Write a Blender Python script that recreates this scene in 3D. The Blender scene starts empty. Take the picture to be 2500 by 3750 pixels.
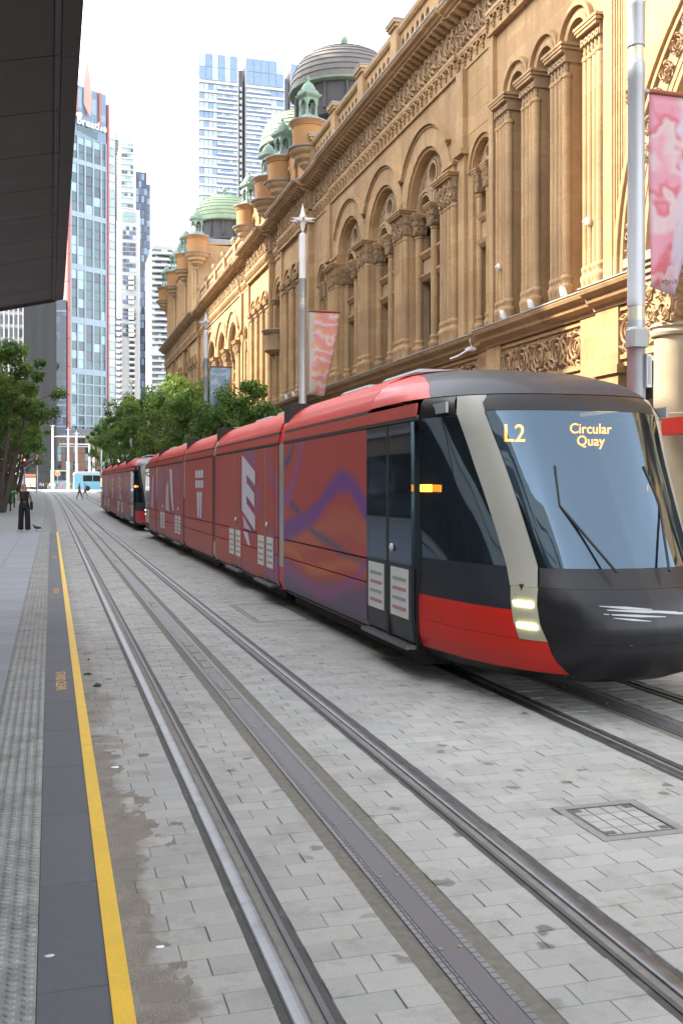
import bpy, bmesh, math, random
from mathutils import Vector, Matrix
random.seed(11)
R = math.radians
SC = bpy.context.scene
COL = SC.collection

# ------------------------------------------------------------------ camera
CAMH = 1.93
YAW = R(16.1)
SN, CS = math.sin(YAW), math.cos(YAW)
cd = bpy.data.cameras.new('camera'); cam = bpy.data.objects.new('camera', cd); COL.objects.link(cam)
cam.location = (0, 0, CAMH); cam.rotation_euler = (R(90), 0, -YAW)
cd.sensor_fit = 'HORIZONTAL'; cd.sensor_width = 24.0; cd.lens = 35.376
cd.shift_y = -0.038; cd.clip_start = 0.05; cd.clip_end = 6000
SC.camera = cam

# ------------------------------------------------------------------ sky, sun, exposure
SUN_EL = R(38); SUN_AZ = R(-62)          # azimuth from +Y towards +X: the sun stands front left
wd = bpy.data.worlds.new('World'); SC.world = wd; wd.use_nodes = True
nt = wd.node_tree
for n in list(nt.nodes): nt.nodes.remove(n)
wo = nt.nodes.new('ShaderNodeOutputWorld'); bg = nt.nodes.new('ShaderNodeBackground')
sky = nt.nodes.new('ShaderNodeTexSky'); sky.sky_type = 'NISHITA'; sky.sun_disc = False
sky.sun_elevation = SUN_EL; sky.sun_rotation = SUN_AZ; sky.air_density = 1.0; sky.dust_density = 2.5; sky.ozone_density = 1.0
hs = nt.nodes.new('ShaderNodeHueSaturation'); hs.inputs['Saturation'].default_value = 0.22
nt.links.new(sky.outputs[0], hs.inputs['Color']); nt.links.new(hs.outputs[0], bg.inputs[0])
bg.inputs[1].default_value = 0.15
nt.links.new(bg.outputs[0], wo.inputs[0])
sl = bpy.data.lights.new('sun', 'SUN'); sl.energy = 2.0; sl.angle = R(0.6); sl.color = (1.0, 0.86, 0.66)
sun = bpy.data.objects.new('sun', sl); COL.objects.link(sun)
SDIR = Vector((math.sin(SUN_AZ) * math.cos(SUN_EL), math.cos(SUN_AZ) * math.cos(SUN_EL), math.sin(SUN_EL)))
sun.rotation_euler = (-SDIR).to_track_quat('-Z', 'Y').to_euler(); sun.location = SDIR * 300
vs = SC.view_settings
vs.view_transform = 'Standard'; vs.look = 'None'; vs.gamma = 1.0; vs.use_curve_mapping = False
vs.exposure = 2.65
SC.render.engine = 'CYCLES'
SC.cycles.use_denoising = True
SC.cycles.max_bounces = 8; SC.cycles.diffuse_bounces = 3; SC.cycles.glossy_bounces = 4
SC.cycles.transparent_max_bounces = 8; SC.cycles.transmission_bounces = 4
SC.cycles.caustics_reflective = False; SC.cycles.caustics_refractive = False
SC.cycles.sample_clamp_indirect = 6.0
# ------------------------------------------------------------------ helpers
def W(px, d):
    """ground plan point seen at a given column of the photograph, d metres ahead of the camera"""
    u = (px - 1250.0) / 3685.0
    return d * (CS * u + SN), d * (CS - SN * u)
def H(py, d): return CAMH + (1780.0 - py) / 3685.0 * d
def screen(X, Y, Z):
    d = X * SN + Y * CS
    if d < 0.2: return None
    return 1250 + 3685 * (X * CS - Y * SN) / d, 1780 - 3685 * (Z - CAMH) / d, d
def zg(Y):                                   # the street rises gently beyond the stop
    k = max(0.0, min(1.0, (Y - 40) / 35.0)); k = k * k * (3 - 2 * k)
    return 1.09 * k / (1 + math.exp(-(Y - 110) / 17.0))
def lf(Y): return .285 if Y < 48 else max(.13, .285 - .155 * (Y - 48) / 42)          # left footpath above the street
def dxt(Y): return -1.2e-4 * max(0, min(Y, 300) - 60) ** 2   # the tracks bend left far off

class MB:
    def __init__(s): s.v = []; s.f = []; s.mi = []
    def add(s, verts, faces, m=0):
        b = len(s.v); s.v.extend(verts)
        for f in faces: s.f.append([b + i for i in f]); s.mi.append(m)
    def quad(s, a, b, c, d, m=0): s.add([a, b, c, d], [(0, 1, 2, 3)], m)
    def box(s, x0, x1, y0, y1, z0, z1, m=0):
        s.add([(x0, y0, z0), (x1, y0, z0), (x1, y1, z0), (x0, y1, z0), (x0, y0, z1), (x1, y0, z1), (x1, y1, z1), (x0, y1, z1)],
              [(3, 2, 1, 0), (4, 5, 6, 7), (0, 1, 5, 4), (1, 2, 6, 5), (2, 3, 7, 6), (3, 0, 4, 7)], m); return s
    def cbox(s, x0, x1, y0, y1, z0, z1, b=.01, m=0):      # box with chamfered top and vertical edges
        def ring(i, z): return [(x0 + i + (b if i == 0 else b), y0 + i, z), (x1 - i - b, y0 + i, z), (x1 - i, y0 + i + b, z), (x1 - i, y1 - i - b, z),
                                (x1 - i - b, y1 - i, z), (x0 + i + b, y1 - i, z), (x0 + i, y1 - i - b, z), (x0 + i, y0 + i + b, z)]
        a, c, d = ring(0, z0), ring(0, z1 - b), ring(b, z1)
        fs = [tuple(range(7, -1, -1))]
        for o in (0, 8): fs += [(o + i, o + (i + 1) % 8, o + 8 + (i + 1) % 8, o + 8 + i) for i in range(8)]
        fs.append(tuple(range(16, 24)))
        s.add(a + c + d, fs, m); return s
    def prism(s, poly, ax, a0, a1, m=0):
        """poly: list of 2-D points, extruded along axis ax (0 x, 1 y, 2 z); poly coordinates are the two other axes in order"""
        n = len(poly)
        def P(p, a): return (a, p[0], p[1]) if ax == 0 else (p[0], a, p[1]) if ax == 1 else (p[0], p[1], a)
        vs_ = [P(p, a0) for p in poly] + [P(p, a1) for p in poly]
        fs = [(i, (i + 1) % n, n + (i + 1) % n, n + i) for i in range(n)] + [tuple(range(n - 1, -1, -1)), tuple(range(n, 2 * n))]
        s.add(vs_, fs, m); return s
    def lathe(s, prof, cx=0, cy=0, seg=16, a0=0, a1=2 * math.pi, m=0, sx=1, sy=1):
        full = abs(a1 - a0) > 6.28; n = seg if full else seg + 1
        vs_ = []
        for (r, z) in prof:
            for k in range(n):
                a = a0 + (a1 - a0) * k / seg
                vs_.append((cx + r * math.cos(a) * sx, cy + r * math.sin(a) * sy, z))
        fs = []
        for i in range(len(prof) - 1):
            for k in range(seg if not full else n):
                k2 = (k + 1) % n if full else k + 1
                if k2 >= n: continue
                fs.append((i * n + k, i * n + k2, (i + 1) * n + k2, (i + 1) * n + k))
        if full:
            if prof[0][0] > 1e-6: fs.append(tuple(range(n - 1, -1, -1)))
            if prof[-1][0] > 1e-6: fs.append(tuple(range((len(prof) - 1) * n, len(prof) * n)))
        s.add(vs_, fs, m); return s
    def tube(s, pts, r, seg=6, m=0, cap=True):
        pts = [Vector(p) for p in pts]; n = len(pts)
        rs = r if isinstance(r, (list, tuple)) else [r] * n
        up = Vector((0, 0, 1)); vs_ = []; nrm = None
        for i, p in enumerate(pts):
            t = (pts[min(i + 1, n - 1)] - pts[max(i - 1, 0)])
            t = t.normalized() if t.length > 1e-9 else Vector((0, 0, 1))
            if nrm is None:
                nrm = t.cross(up) if abs(t.dot(up)) < .95 else t.cross(Vector((1, 0, 0)))
            nrm = (nrm - t * nrm.dot(t)).normalized(); bn = t.cross(nrm)
            for k in range(seg):
                a = 2 * math.pi * k / seg
                vs_.append(tuple(p + (nrm * math.cos(a) + bn * math.sin(a)) * rs[i]))
        fs = [(i * seg + k, i * seg + (k + 1) % seg, (i + 1) * seg + (k + 1) % seg, (i + 1) * seg + k) for i in range(n - 1) for k in range(seg)]
        if cap: fs += [tuple(range(seg - 1, -1, -1)), tuple(range((n - 1) * seg, n * seg))]
        s.add(vs_, fs, m); return s
    def sphere(s, c, r, seg=10, rings=7, m=0, sc=(1, 1, 1)):
        vs_ = []; 
        for i in range(rings + 1):
            t = math.pi * i / rings
            for k in range(seg):
                a = 2 * math.pi * k / seg
                vs_.append((c[0] + r * sc[0] * math.sin(t) * math.cos(a), c[1] + r * sc[1] * math.sin(t) * math.sin(a), c[2] + r * sc[2] * math.cos(t)))
        fs = [(i * seg + k, (i + 1) * seg + k, (i + 1) * seg + (k + 1) % seg, i * seg + (k + 1) % seg) for i in range(rings) for k in range(seg)]
        s.add(vs_, fs, m); return s
    def ring(s, yc, zc, r0, r1, xf, xb, a0=0, a1=math.pi, n=24, m=0):
        """an arch ring in the y-z plane, front at x = xf, back at x = xb"""
        full = abs(a1 - a0) > 6.2; vs_ = []
        for k in range(n + 1):
            a = a0 + (a1 - a0) * k / n; c, q = math.cos(a), math.sin(a)
            vs_ += [(xf, yc + r0 * c, zc + r0 * q), (xf, yc + r1 * c, zc + r1 * q), (xb, yc + r1 * c, zc + r1 * q), (xb, yc + r0 * c, zc + r0 * q)]
        fs = []
        for k in range(n):
            i, j = 4 * k, 4 * k + 4
            fs += [(i, i + 1, j + 1, j), (i + 1, i + 2, j + 2, j + 1), (i + 3, i, j, j + 3)]
        if not full: fs += [(0, 3, 2, 1), (4 * n, 4 * n + 1, 4 * n + 2, 4 * n + 3)]
        s.add(vs_, fs, m); return s
    def extr(s, prof, y0, y1, m=0): return s.prism(prof, 1, y0, y1, m)    # (x, z) profile along y
    def mesh(s, name, mats, smooth=False, ang=40):
        me = bpy.data.meshes.new(name); me.from_pydata(s.v, [], s.f)
        mats = mats if isinstance(mats, (list, tuple)) else [mats]
        for q in mats: me.materials.append(q)
        if any(s.mi): me.polygons.foreach_set('material_index', s.mi)
        if smooth:
            me.polygons.foreach_set('use_smooth', [True] * len(me.polygons)); me.set_sharp_from_angle(angle=R(ang))
        me.update(); return me
    def build(s, name, mats, parent=None, smooth=False, loc=(0, 0, 0), ang=40, fix=True):
        me = s.mesh(name, mats, smooth, ang)
        if fix and len(s.f) < 60000:
            bm = bmesh.new(); bm.from_mesh(me); bmesh.ops.recalc_face_normals(bm, faces=bm.faces); bm.to_mesh(me); bm.free()
        return inst(name, me, loc, parent=parent)
def inst(name, me, loc=(0, 0, 0), rot=(0, 0, 0), scale=(1, 1, 1), parent=None):
    o = bpy.data.objects.new(name, me); COL.objects.link(o); o.location = loc; o.rotation_euler = rot; o.scale = scale
    if parent is not None: o.parent = parent
    return o
def empty(name, loc=(0, 0, 0), rz=0, parent=None):
    o = bpy.data.objects.new(name, None); COL.objects.link(o); o.location = loc; o.rotation_euler = (0, 0, rz); o.empty_display_size = .2
    if parent is not None: o.parent = parent
    return o
def tag(o, label=None, cat=None, group=None, kind=None):
    if label: o['label'] = label
    if cat: o['category'] = cat
    if group: o['group'] = group
    if kind: o['kind'] = kind
    return o
def copy_tree(o, parent=None):
    c = o.copy(); COL.objects.link(c)
    if parent is not None: c.parent = parent
    for ch in list(o.children): copy_tree(ch, c)
    return c
def fixn(me):
    bm = bmesh.new(); bm.from_mesh(me); bmesh.ops.recalc_face_normals(bm, faces=bm.faces); bm.to_mesh(me); bm.free(); return me
def text_mesh(name, txt, size, mat, depth=.004, align='CENTER', spacing=1.0, lines=1.0, bold=0):
    cu = bpy.data.curves.new(name, 'FONT'); cu.body = txt; cu.size = size; cu.extrude = depth; cu.align_x = align; cu.align_y = 'CENTER'
    cu.space_character = spacing; cu.space_line = lines; cu.resolution_u = 3; cu.offset = bold
    o = bpy.data.objects.new(name, cu); COL.objects.link(o)
    dg = bpy.context.evaluated_depsgraph_get(); me = bpy.data.meshes.new_from_object(o.evaluated_get(dg))
    bpy.data.objects.remove(o); bpy.data.curves.remove(cu)
    me.materials.clear(); me.materials.append(mat); me.name = name
    return me
def basis(xa, ya, za):
    return Matrix((xa, ya, za)).transposed().to_euler()

# ------------------------------------------------------------------ materials
def nn(nt, t, **k):
    n = nt.nodes.new(t)
    for a, v in k.items():
        if a.startswith('i_'): n.inputs[a[2:].replace('_', ' ')].default_value = v
        else: setattr(n, a, v)
    return n
def newmat(name):
    m = bpy.data.materials.new(name); m.use_nodes = True; nt = m.node_tree
    return m, nt, nt.nodes['Principled BSDF']
def math_(nt, op, a, b=None, c=None, clamp=False):
    n = nt.nodes.new('ShaderNodeMath'); n.operation = op; n.use_clamp = clamp
    for i, v in enumerate((a, b, c)):
        if v is None: continue
        if isinstance(v, (int, float)): n.inputs[i].default_value = v
        else: nt.links.new(v, n.inputs[i])
    return n.outputs[0]
def mixc(nt, fac, a, b, bt='MIX'):
    n = nt.nodes.new('ShaderNodeMix'); n.data_type = 'RGBA'; n.blend_type = bt
    for s_, v in ((n.inputs[0], fac), (n.inputs[6], a), (n.inputs[7], b)):
        if isinstance(v, (int, float)): s_.default_value = v
        elif isinstance(v, tuple): s_.default_value = (*v[:3], 1)
        else: nt.links.new(v, s_)
    return n.outputs[2]
def noise(nt, vec, scale, detail=4, rough=.55, dist=0):
    n = nt.nodes.new('ShaderNodeTexNoise'); n.inputs['Scale'].default_value = scale; n.inputs['Detail'].default_value = detail
    n.inputs['Roughness'].default_value = rough; n.inputs['Distortion'].default_value = dist
    if vec is not None: nt.links.new(vec, n.inputs['Vector'])
    return n.outputs['Fac']
def pos(nt): return nt.nodes.new('ShaderNodeNewGeometry').outputs['Position']
def ramp(nt, fac, stops, interp='LINEAR'):
    n = nt.nodes.new('ShaderNodeValToRGB'); n.color_ramp.interpolation = interp
    e = n.color_ramp.elements
    while len(e) < len(stops): e.new(.5)
    for q, (p, c) in zip(e, stops): q.position = p; q.color = (*c[:3], 1) if len(c) >= 3 else (c[0],) * 3 + (1,)
    nt.links.new(fac, n.inputs[0]); return n.outputs[0]
def bump(nt, p, h, strength=.3, dist=.01):
    b = nt.nodes.new('ShaderNodeBump'); b.inputs['Strength'].default_value = strength; b.inputs['Distance'].default_value = dist
    nt.links.new(h, b.inputs['Height']); nt.links.new(b.outputs[0], p.inputs['Normal'])
MATS = {}
def pm(name, col, rough=.6, metal=0, var=.12, scale=3.0, bmp=0, coat=0, spec=.5, emit=0, dirt=None, obj=0):
    if name in MATS: return MATS[name]
    m, nt, p = newmat(name); MATS[name] = m
    p.inputs['Roughness'].default_value = rough; p.inputs['Metallic'].default_value = metal
    p.inputs['Specular IOR Level'].default_value = spec; p.inputs['Coat Weight'].default_value = coat; p.inputs['Coat Roughness'].default_value = .08
    g = pos(nt); f = noise(nt, g, scale, 5)
    c = mixc(nt, f, tuple(max(0, x * (1 - var * 1.6)) for x in col), tuple(min(1, x * (1 + var * 1.6)) for x in col))
    if obj:
        oi = nt.nodes.new('ShaderNodeObjectInfo')
        k = math_(nt, 'MULTIPLY_ADD', oi.outputs['Random'], obj, 1 - obj / 2)
        c = mixc(nt, 1.0, c, k, 'MULTIPLY')
    if dirt:
        f2 = noise(nt, g, dirt[1], 6, .7)
        d = math_(nt, 'MULTIPLY', math_(nt, 'SUBTRACT', f2, dirt[2], clamp=True), dirt[3], clamp=True)
        c = mixc(nt, d, c, dirt[0])
    nt.links.new(c, p.inputs['Base Color'])
    rr = math_(nt, 'MULTIPLY_ADD', f, .2, max(0, rough - .1)); nt.links.new(rr, p.inputs['Roughness'])
    if bmp: bump(nt, p, noise(nt, g, scale * 12, 4), bmp, .02)
    if emit:
        p.inputs['Emission Color'].default_value = (*col, 1); p.inputs['Emission Strength'].default_value = emit
    return m

def stone_mat(name, a, b, joint=(.62, .45, .27), bw=1.15, bh=.56):
    m, nt, p = newmat(name); g = pos(nt)
    sx = nt.nodes.new('ShaderNodeSeparateXYZ'); nt.links.new(g, sx.inputs[0])
    cx = nt.nodes.new('ShaderNodeCombineXYZ')
    nt.links.new(math_(nt, 'ADD', sx.outputs[0], sx.outputs[1]), cx.inputs[0]); nt.links.new(sx.outputs[2], cx.inputs[1])
    br = nn(nt, 'ShaderNodeTexBrick'); nt.links.new(cx.outputs[0], br.inputs['Vector'])
    br.inputs['Scale'].default_value = 1.0; br.inputs['Brick Width'].default_value = bw; br.inputs['Row Height'].default_value = bh
    br.inputs['Mortar Size'].default_value = .006; br.inputs['Mortar Smooth'].default_value = .2
    br.inputs['Color1'].default_value = (*a, 1); br.inputs['Color2'].default_value = (*b, 1); br.inputs['Mortar'].default_value = (*joint, 1)
    f = noise(nt, g, .55, 5, .6); f2 = noise(nt, g, 7, 5, .65)
    c = mixc(nt, math_(nt, 'MULTIPLY_ADD', f, 3.0, -1.2, clamp=True), br.outputs['Color'], mixc(nt, .5, b, (.27, .185, .115)))
    c = mixc(nt, math_(nt, 'MULTIPLY', math_(nt, 'SUBTRACT', f2, .5, clamp=True), 1.4, clamp=True), c, (.19, .125, .07))
    mp = nt.nodes.new('ShaderNodeMapping'); mp.inputs['Scale'].default_value = (1.6, 1.6, .16); nt.links.new(g, mp.inputs[0])
    stk = math_(nt, 'MULTIPLY', math_(nt, 'SUBTRACT', noise(nt, mp.outputs[0], 1.6, 6, .7), .50, clamp=True), 4.0, clamp=True)
    c = mixc(nt, math_(nt, 'MULTIPLY', stk, .75), c, (.22, .155, .10))
    nt.links.new(c, p.inputs['Base Color']); p.inputs['Roughness'].default_value = .85; p.inputs['Specular IOR Level'].default_value = .25
    bump(nt, p, noise(nt, g, 30, 5, .7), .25, .012)
    MATS[name] = m; return m
STONE = stone_mat('sandstone', (.54, .36, .19), (.45, .285, .14), (.61, .46, .29))
STONE_D = stone_mat('sandstone_carved', (.48, .34, .205), (.42, .285, .165), bw=5, bh=3)
STONE_L = stone_mat('sandstone_pale', (.53, .39, .245), (.47, .335, .20), bw=3, bh=2)
ORANGE = pm('orange_render', (.38, .195, .075), .8, var=.14, scale=1.2, bmp=.15, dirt=((.3, .2, .12), .8, .55, 3))
LEAD = pm('lead_capping', (.30, .31, .33), .55, var=.2, scale=2)
WHITE = pm('white_paint', (.78, .78, .78), .5, var=.04, scale=2)
WINFRAME = pm('dark_window_frame', (.035, .05, .05), .5, var=.1)

def glass_mat(name, col, rough=.04, spec=.8, wob=.0, wscale=.35, metal=0.0):
    m, nt, p = newmat(name); g = pos(nt)
    f = noise(nt, g, .9, 3); nt.links.new(mixc(nt, f, tuple(x * .75 for x in col), tuple(min(1, x * 1.3) for x in col)), p.inputs['Base Color'])
    p.inputs['Roughness'].default_value = rough; p.inputs['Specular IOR Level'].default_value = spec; p.inputs['Metallic'].default_value = metal
    if wob: bump(nt, p, noise(nt, g, wscale, 2), wob, .5)
    MATS[name] = m; return m
GLASS_D = glass_mat('dark_window_glass', (.02, .027, .03), wob=.05, wscale=1.5)

def arch_wall(mb, y0, y1, z0, z1, xf, xb, ops, n=10, m=0, back=True):
    """a wall slab with arched and round openings: ('a', yc, half, zbottom, zspring) or ('c', yc, zc, r); ('r', yc, half, z0, z1)"""
    ys = {round(y0, 4), round(y1, 4)}
    for o in ops:
        h = o[3] if o[0] == 'c' else o[2]
        for k in range(n + 1):
            y = o[1] - h * math.cos(math.pi * k / n)
            if y0 <= y <= y1: ys.add(round(y, 4))
    ys = sorted(ys)
    def lim(o, y):
        if o[0] == 'a': return o[3], o[4] + math.sqrt(max(0, o[2] ** 2 - (y - o[1]) ** 2))
        if o[0] == 'r': return o[3], o[4]
        q = math.sqrt(max(0, o[3] ** 2 - (y - o[1]) ** 2)); return o[2] - q, o[2] + q
    for ya, yb in zip(ys, ys[1:]):
        if yb - ya < 1e-4: continue
        ym = (ya + yb) / 2; act = []
        for o in ops:
            h = o[3] if o[0] == 'c' else o[2]
            if abs(ym - o[1]) < h: act.append(o)
        act.sort(key=lambda o: lim(o, ym)[0])
        la, lb = z0, z0
        for o in act:
            (ba, ta), (bb, tb) = lim(o, ya), lim(o, yb)
            if max(ba - la, bb - lb) > 1e-4:
                mb.quad((xf, ya, la), (xf, yb, lb), (xf, yb, bb), (xf, ya, ba), m)
            mb.quad((xf, ya, ba), (xf, yb, bb), (xb, yb, bb), (xb, ya, ba), m)
            mb.quad((xf, ya, ta), (xb, ya, ta), (xb, yb, tb), (xf, yb, tb), m)
            la, lb = ta, tb
        mb.quad((xf, ya, la), (xf, yb, lb), (xf, yb, z1), (xf, ya, z1), m)
        mb.quad((xf, ya, z1), (xf, yb, z1), (xb, yb, z1), (xb, ya, z1), m)
    for o in ops:
        if o[0] in 'ar':
            zt = o[4]
            for y in (o[1] - o[2], o[1] + o[2]):
                if y0 - 1e-3 <= y <= y1 + 1e-3: mb.quad((xf, y, o[3]), (xb, y, o[3]), (xb, y, zt), (xf, y, zt), m)
    for y in (y0, y1): mb.quad((xf, y, z0), (xb, y, z0), (xb, y, z1), (xf, y, z1), m)
    return mb
# ------------------------------------------------------------------ ground, paving, rails, platform
def paver_mat():
    m, nt, p = newmat('granite_paver'); MATS['granite_paver'] = m; g = pos(nt)
    at = nn(nt, 'ShaderNodeAttribute', attribute_name='tone'); oi = nt.nodes.new('ShaderNodeObjectInfo')
    t = math_(nt, 'FRACT', math_(nt, 'ADD', at.outputs['Fac'], oi.outputs['Random']))
    c = ramp(nt, t, [(0, (.345, .348, .338)), (.35, (.375, .375, .362)), (.7, (.395, .393, .375)), (1, (.41, .405, .385))])
    sp = noise(nt, g, 160, 3, .7); c = mixc(nt, math_(nt, 'MULTIPLY_ADD', sp, 1.4, -.35, clamp=True), mixc(nt, 1.0, c, (.74, .75, .77), 'MULTIPLY'), mixc(nt, 1.0, c, (1.2, 1.19, 1.16), 'MULTIPLY'))
    # sandy dirt that has collected along the platform edge
    sx = nt.nodes.new('ShaderNodeSeparateXYZ'); nt.links.new(g, sx.inputs[0])
    f = noise(nt, g, 1.5, 5, .62); e = math_(nt, 'MULTIPLY_ADD', f, 1.05, -.17)
    d = math_(nt, 'MULTIPLY', math_(nt, 'SUBTRACT', e, math_(nt, 'SUBTRACT', sx.outputs[0], .13)), 9.0, clamp=True)
    y = math_(nt, 'MULTIPLY_ADD', sx.outputs[1], -.085, 1.45, clamp=True)
    d = math_(nt, 'MULTIPLY', d, y); d = math_(nt, 'MULTIPLY', d, math_(nt, 'LESS_THAN', sx.outputs[0], .82))
    grit = noise(nt, g, 90, 4, .8); sand = mixc(nt, grit, (.12, .105, .085), (.23, .205, .17))
    c = mixc(nt, math_(nt, 'MULTIPLY', d, .9), c, sand)
    # dark oily spots and broad grime
    v = nn(nt, 'ShaderNodeTexVoronoi', feature='F1', voronoi_dimensions='2D'); v.inputs['Scale'].default_value = 2.3; v.inputs['Randomness'].default_value = 1.0
    wv = nt.nodes.new('ShaderNodeVectorMath'); wv.operation = 'ADD'; nt.links.new(g, wv.inputs[0])
    nz = nn(nt, 'ShaderNodeTexNoise'); nz.inputs['Scale'].default_value = 11; nt.links.new(g, nz.inputs['Vector'])
    sc_ = nt.nodes.new('ShaderNodeVectorMath'); sc_.operation = 'SCALE'; sc_.inputs['Scale'].default_value = .12
    nt.links.new(nz.outputs['Color'], sc_.inputs[0]); nt.links.new(sc_.outputs[0], wv.inputs[1]); nt.links.new(wv.outputs[0], v.inputs['Vector'])
    spot = math_(nt, 'MULTIPLY', math_(nt, 'SUBTRACT', .115, v.outputs['Distance']), 22, clamp=True)
    keep = math_(nt, 'MULTIPLY', math_(nt, 'SUBTRACT', noise(nt, g, .8, 3), .47), 9, clamp=True)
    c = mixc(nt, math_(nt, 'MULTIPLY', math_(nt, 'MULTIPLY', spot, keep), .75), c, (.10, .098, .085))
    gr = math_(nt, 'MULTIPLY', math_(nt, 'SUBTRACT', noise(nt, g, 2.3, 8, .74), .5, clamp=True), 5.5, clamp=True)
    c = mixc(nt, math_(nt, 'MULTIPLY', gr, .6), c, (.185, .178, .16))
    wash = math_(nt, 'MULTIPLY_ADD', noise(nt, g, .45, 4), 2.6, -.8, clamp=True); c = mixc(nt, wash, mixc(nt, 1.0, c, (.86, .85, .82), 'MULTIPLY'), c)
    nt.links.new(c, p.inputs['Base Color']); p.inputs['Roughness'].default_value = .78; p.inputs['Specular IOR Level'].default_value = .35
    bump(nt, p, noise(nt, g, 110, 4, .75), .35, .004)
    return m
PAVER = paver_mat()
BED = pm('joint_sand', (.19, .183, .165), .95, var=.25, scale=9, bmp=.3)
def tiled_mat(name, c1, c2, mo, bw, bh, ms=.006):
    m, nt, p = newmat(name); g = pos(nt)
    sx = nt.nodes.new('ShaderNodeSeparateXYZ'); nt.links.new(g, sx.inputs[0])
    cx = nt.nodes.new('ShaderNodeCombineXYZ'); nt.links.new(sx.outputs[0], cx.inputs[0]); nt.links.new(sx.outputs[1], cx.inputs[1])
    br = nt.nodes.new('ShaderNodeTexBrick'); nt.links.new(cx.outputs[0], br.inputs['Vector']); br.inputs['Scale'].default_value = 1
    br.inputs['Brick Width'].default_value = bw; br.inputs['Row Height'].default_value = bh; br.inputs['Mortar Size'].default_value = ms
    for k, v in (('Color1', c1), ('Color2', c2), ('Mortar', mo)): br.inputs[k].default_value = (*v, 1)
    f = noise(nt, g, 2.2, 6, .65); c = mixc(nt, math_(nt, 'MULTIPLY_ADD', f, 1.0, -.35, clamp=True), br.outputs['Color'], tuple(x * .72 for x in c1))
    nt.links.new(c, p.inputs['Base Color']); p.inputs['Roughness'].default_value = .8; bump(nt, p, noise(nt, g, 40, 4), .2, .01)
    MATS[name] = m; return m
FARPAVE = tiled_mat('street_setts', (.36, .36, .35), (.325, .33, .325), (.2, .2, .19), .25, .15)
FOOTPAVE = tiled_mat('footpath_slabs', (.26, .27, .275), (.235, .245, .255), (.12, .12, .12), .6, .3)
EXPO = pm('aggregate_concrete', (.175, .162, .135), .9, var=.3, scale=22, bmp=.6)
RAILST = pm('polished_rail_steel', (.20, .205, .215), .40, .9, var=.25, scale=9, dirt=((.07, .06, .05), 4, .52, 3))
RAILDK = pm('rail_flank_steel', (.10, .10, .105), .5, .6, var=.3, scale=10)
RUBBER = pm('rail_sealant', (.055, .055, .055), .75, var=.35, scale=8, bmp=.4, dirt=((.2, .2, .19), 4, .55, 3))
APSB = pm('power_strip_composite', (.105, .10, .105), .5, var=.12, scale=3, dirt=((.17, .15, .12), 2, .6, 2))
def hexmat():
    m, nt, p = newmat('hex_tread_strip'); g = pos(nt)
    v = nn(nt, 'ShaderNodeTexVoronoi', feature='DISTANCE_TO_EDGE'); v.inputs['Scale'].default_value = 22; v.inputs['Randomness'].default_value = .12
    nt.links.new(g, v.inputs['Vector']); e = math_(nt, 'MULTIPLY', v.outputs['Distance'], 9, clamp=True)
    f = noise(nt, g, 2.5, 4)
    c = mixc(nt, e, (.055, .055, .06), mixc(nt, f, (.13, .135, .14), (.24, .25, .26)))
    nt.links.new(c, p.inputs['Base Color']); p.inputs['Roughness'].default_value = .45; p.inputs['Metallic'].default_value = .3
    bump(nt, p, e, .7, .006); MATS['hex'] = m; return m
HEXM = hexmat()
PLATP = pm('platform_slab_grey', (.235, .255, .285), .75, var=.1, scale=6, bmp=.25, obj=.16, dirt=((.16, .17, .18), 2.2, .55, 2))
EDGEP = pm('platform_edge_charcoal', (.105, .112, .128), .7, var=.12, scale=24, bmp=.45, obj=.12, dirt=((.19, .19, .19), 3.5, .62, 3))
TACT = pm('tactile_granite', (.27, .275, .265), .75, var=.25, scale=14, bmp=.4, obj=.15, dirt=((.10, .10, .095), 5, .5, 3))
YELLOW = pm('worn_yellow_paint', (.70, .44, .03), .6, var=.12, scale=12, bmp=.3, dirt=((.42, .30, .10), 9, .6, 3))
ORTXT = pm('faded_orange_paint', (.62, .36, .12), .7, var=.2, scale=20)
IRON = pm('cast_iron_frame', (.12, .12, .115), .6, .4, var=.2, scale=12)
CONC = pm('pale_concrete', (.30, .30, .29), .85, var=.14, scale=3, bmp=.2)

ys_far = [-30, -10, 2.2, 10, 20, 30, 40, 46, 52] + [55 + 4 * k for k in range(48)] + [260, 300, 380, 600, 1200, 3000]
def strip(mb, x0, x1, ys, z, bend=True, m=0):
    for a, b in zip(ys, ys[1:]):
        da, db = (dxt(a), dxt(b)) if bend else (0, 0)
        mb.quad((x0 + da, a, zg(a) + z), (x1 + da, a, zg(a) + z), (x1 + db, b, zg(b) + z), (x0 + db, b, zg(b) + z), m)
    return mb
mb = MB(); ys = [-300, -30] + ys_far
for x0, x1 in ((-1500, -60), (-60, -10), (-10, 10), (10, 60), (60, 1500)): strip(mb, x0, x1, ys, -.09, False)
tag(mb.build('ground', CONC), kind='structure')

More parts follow.
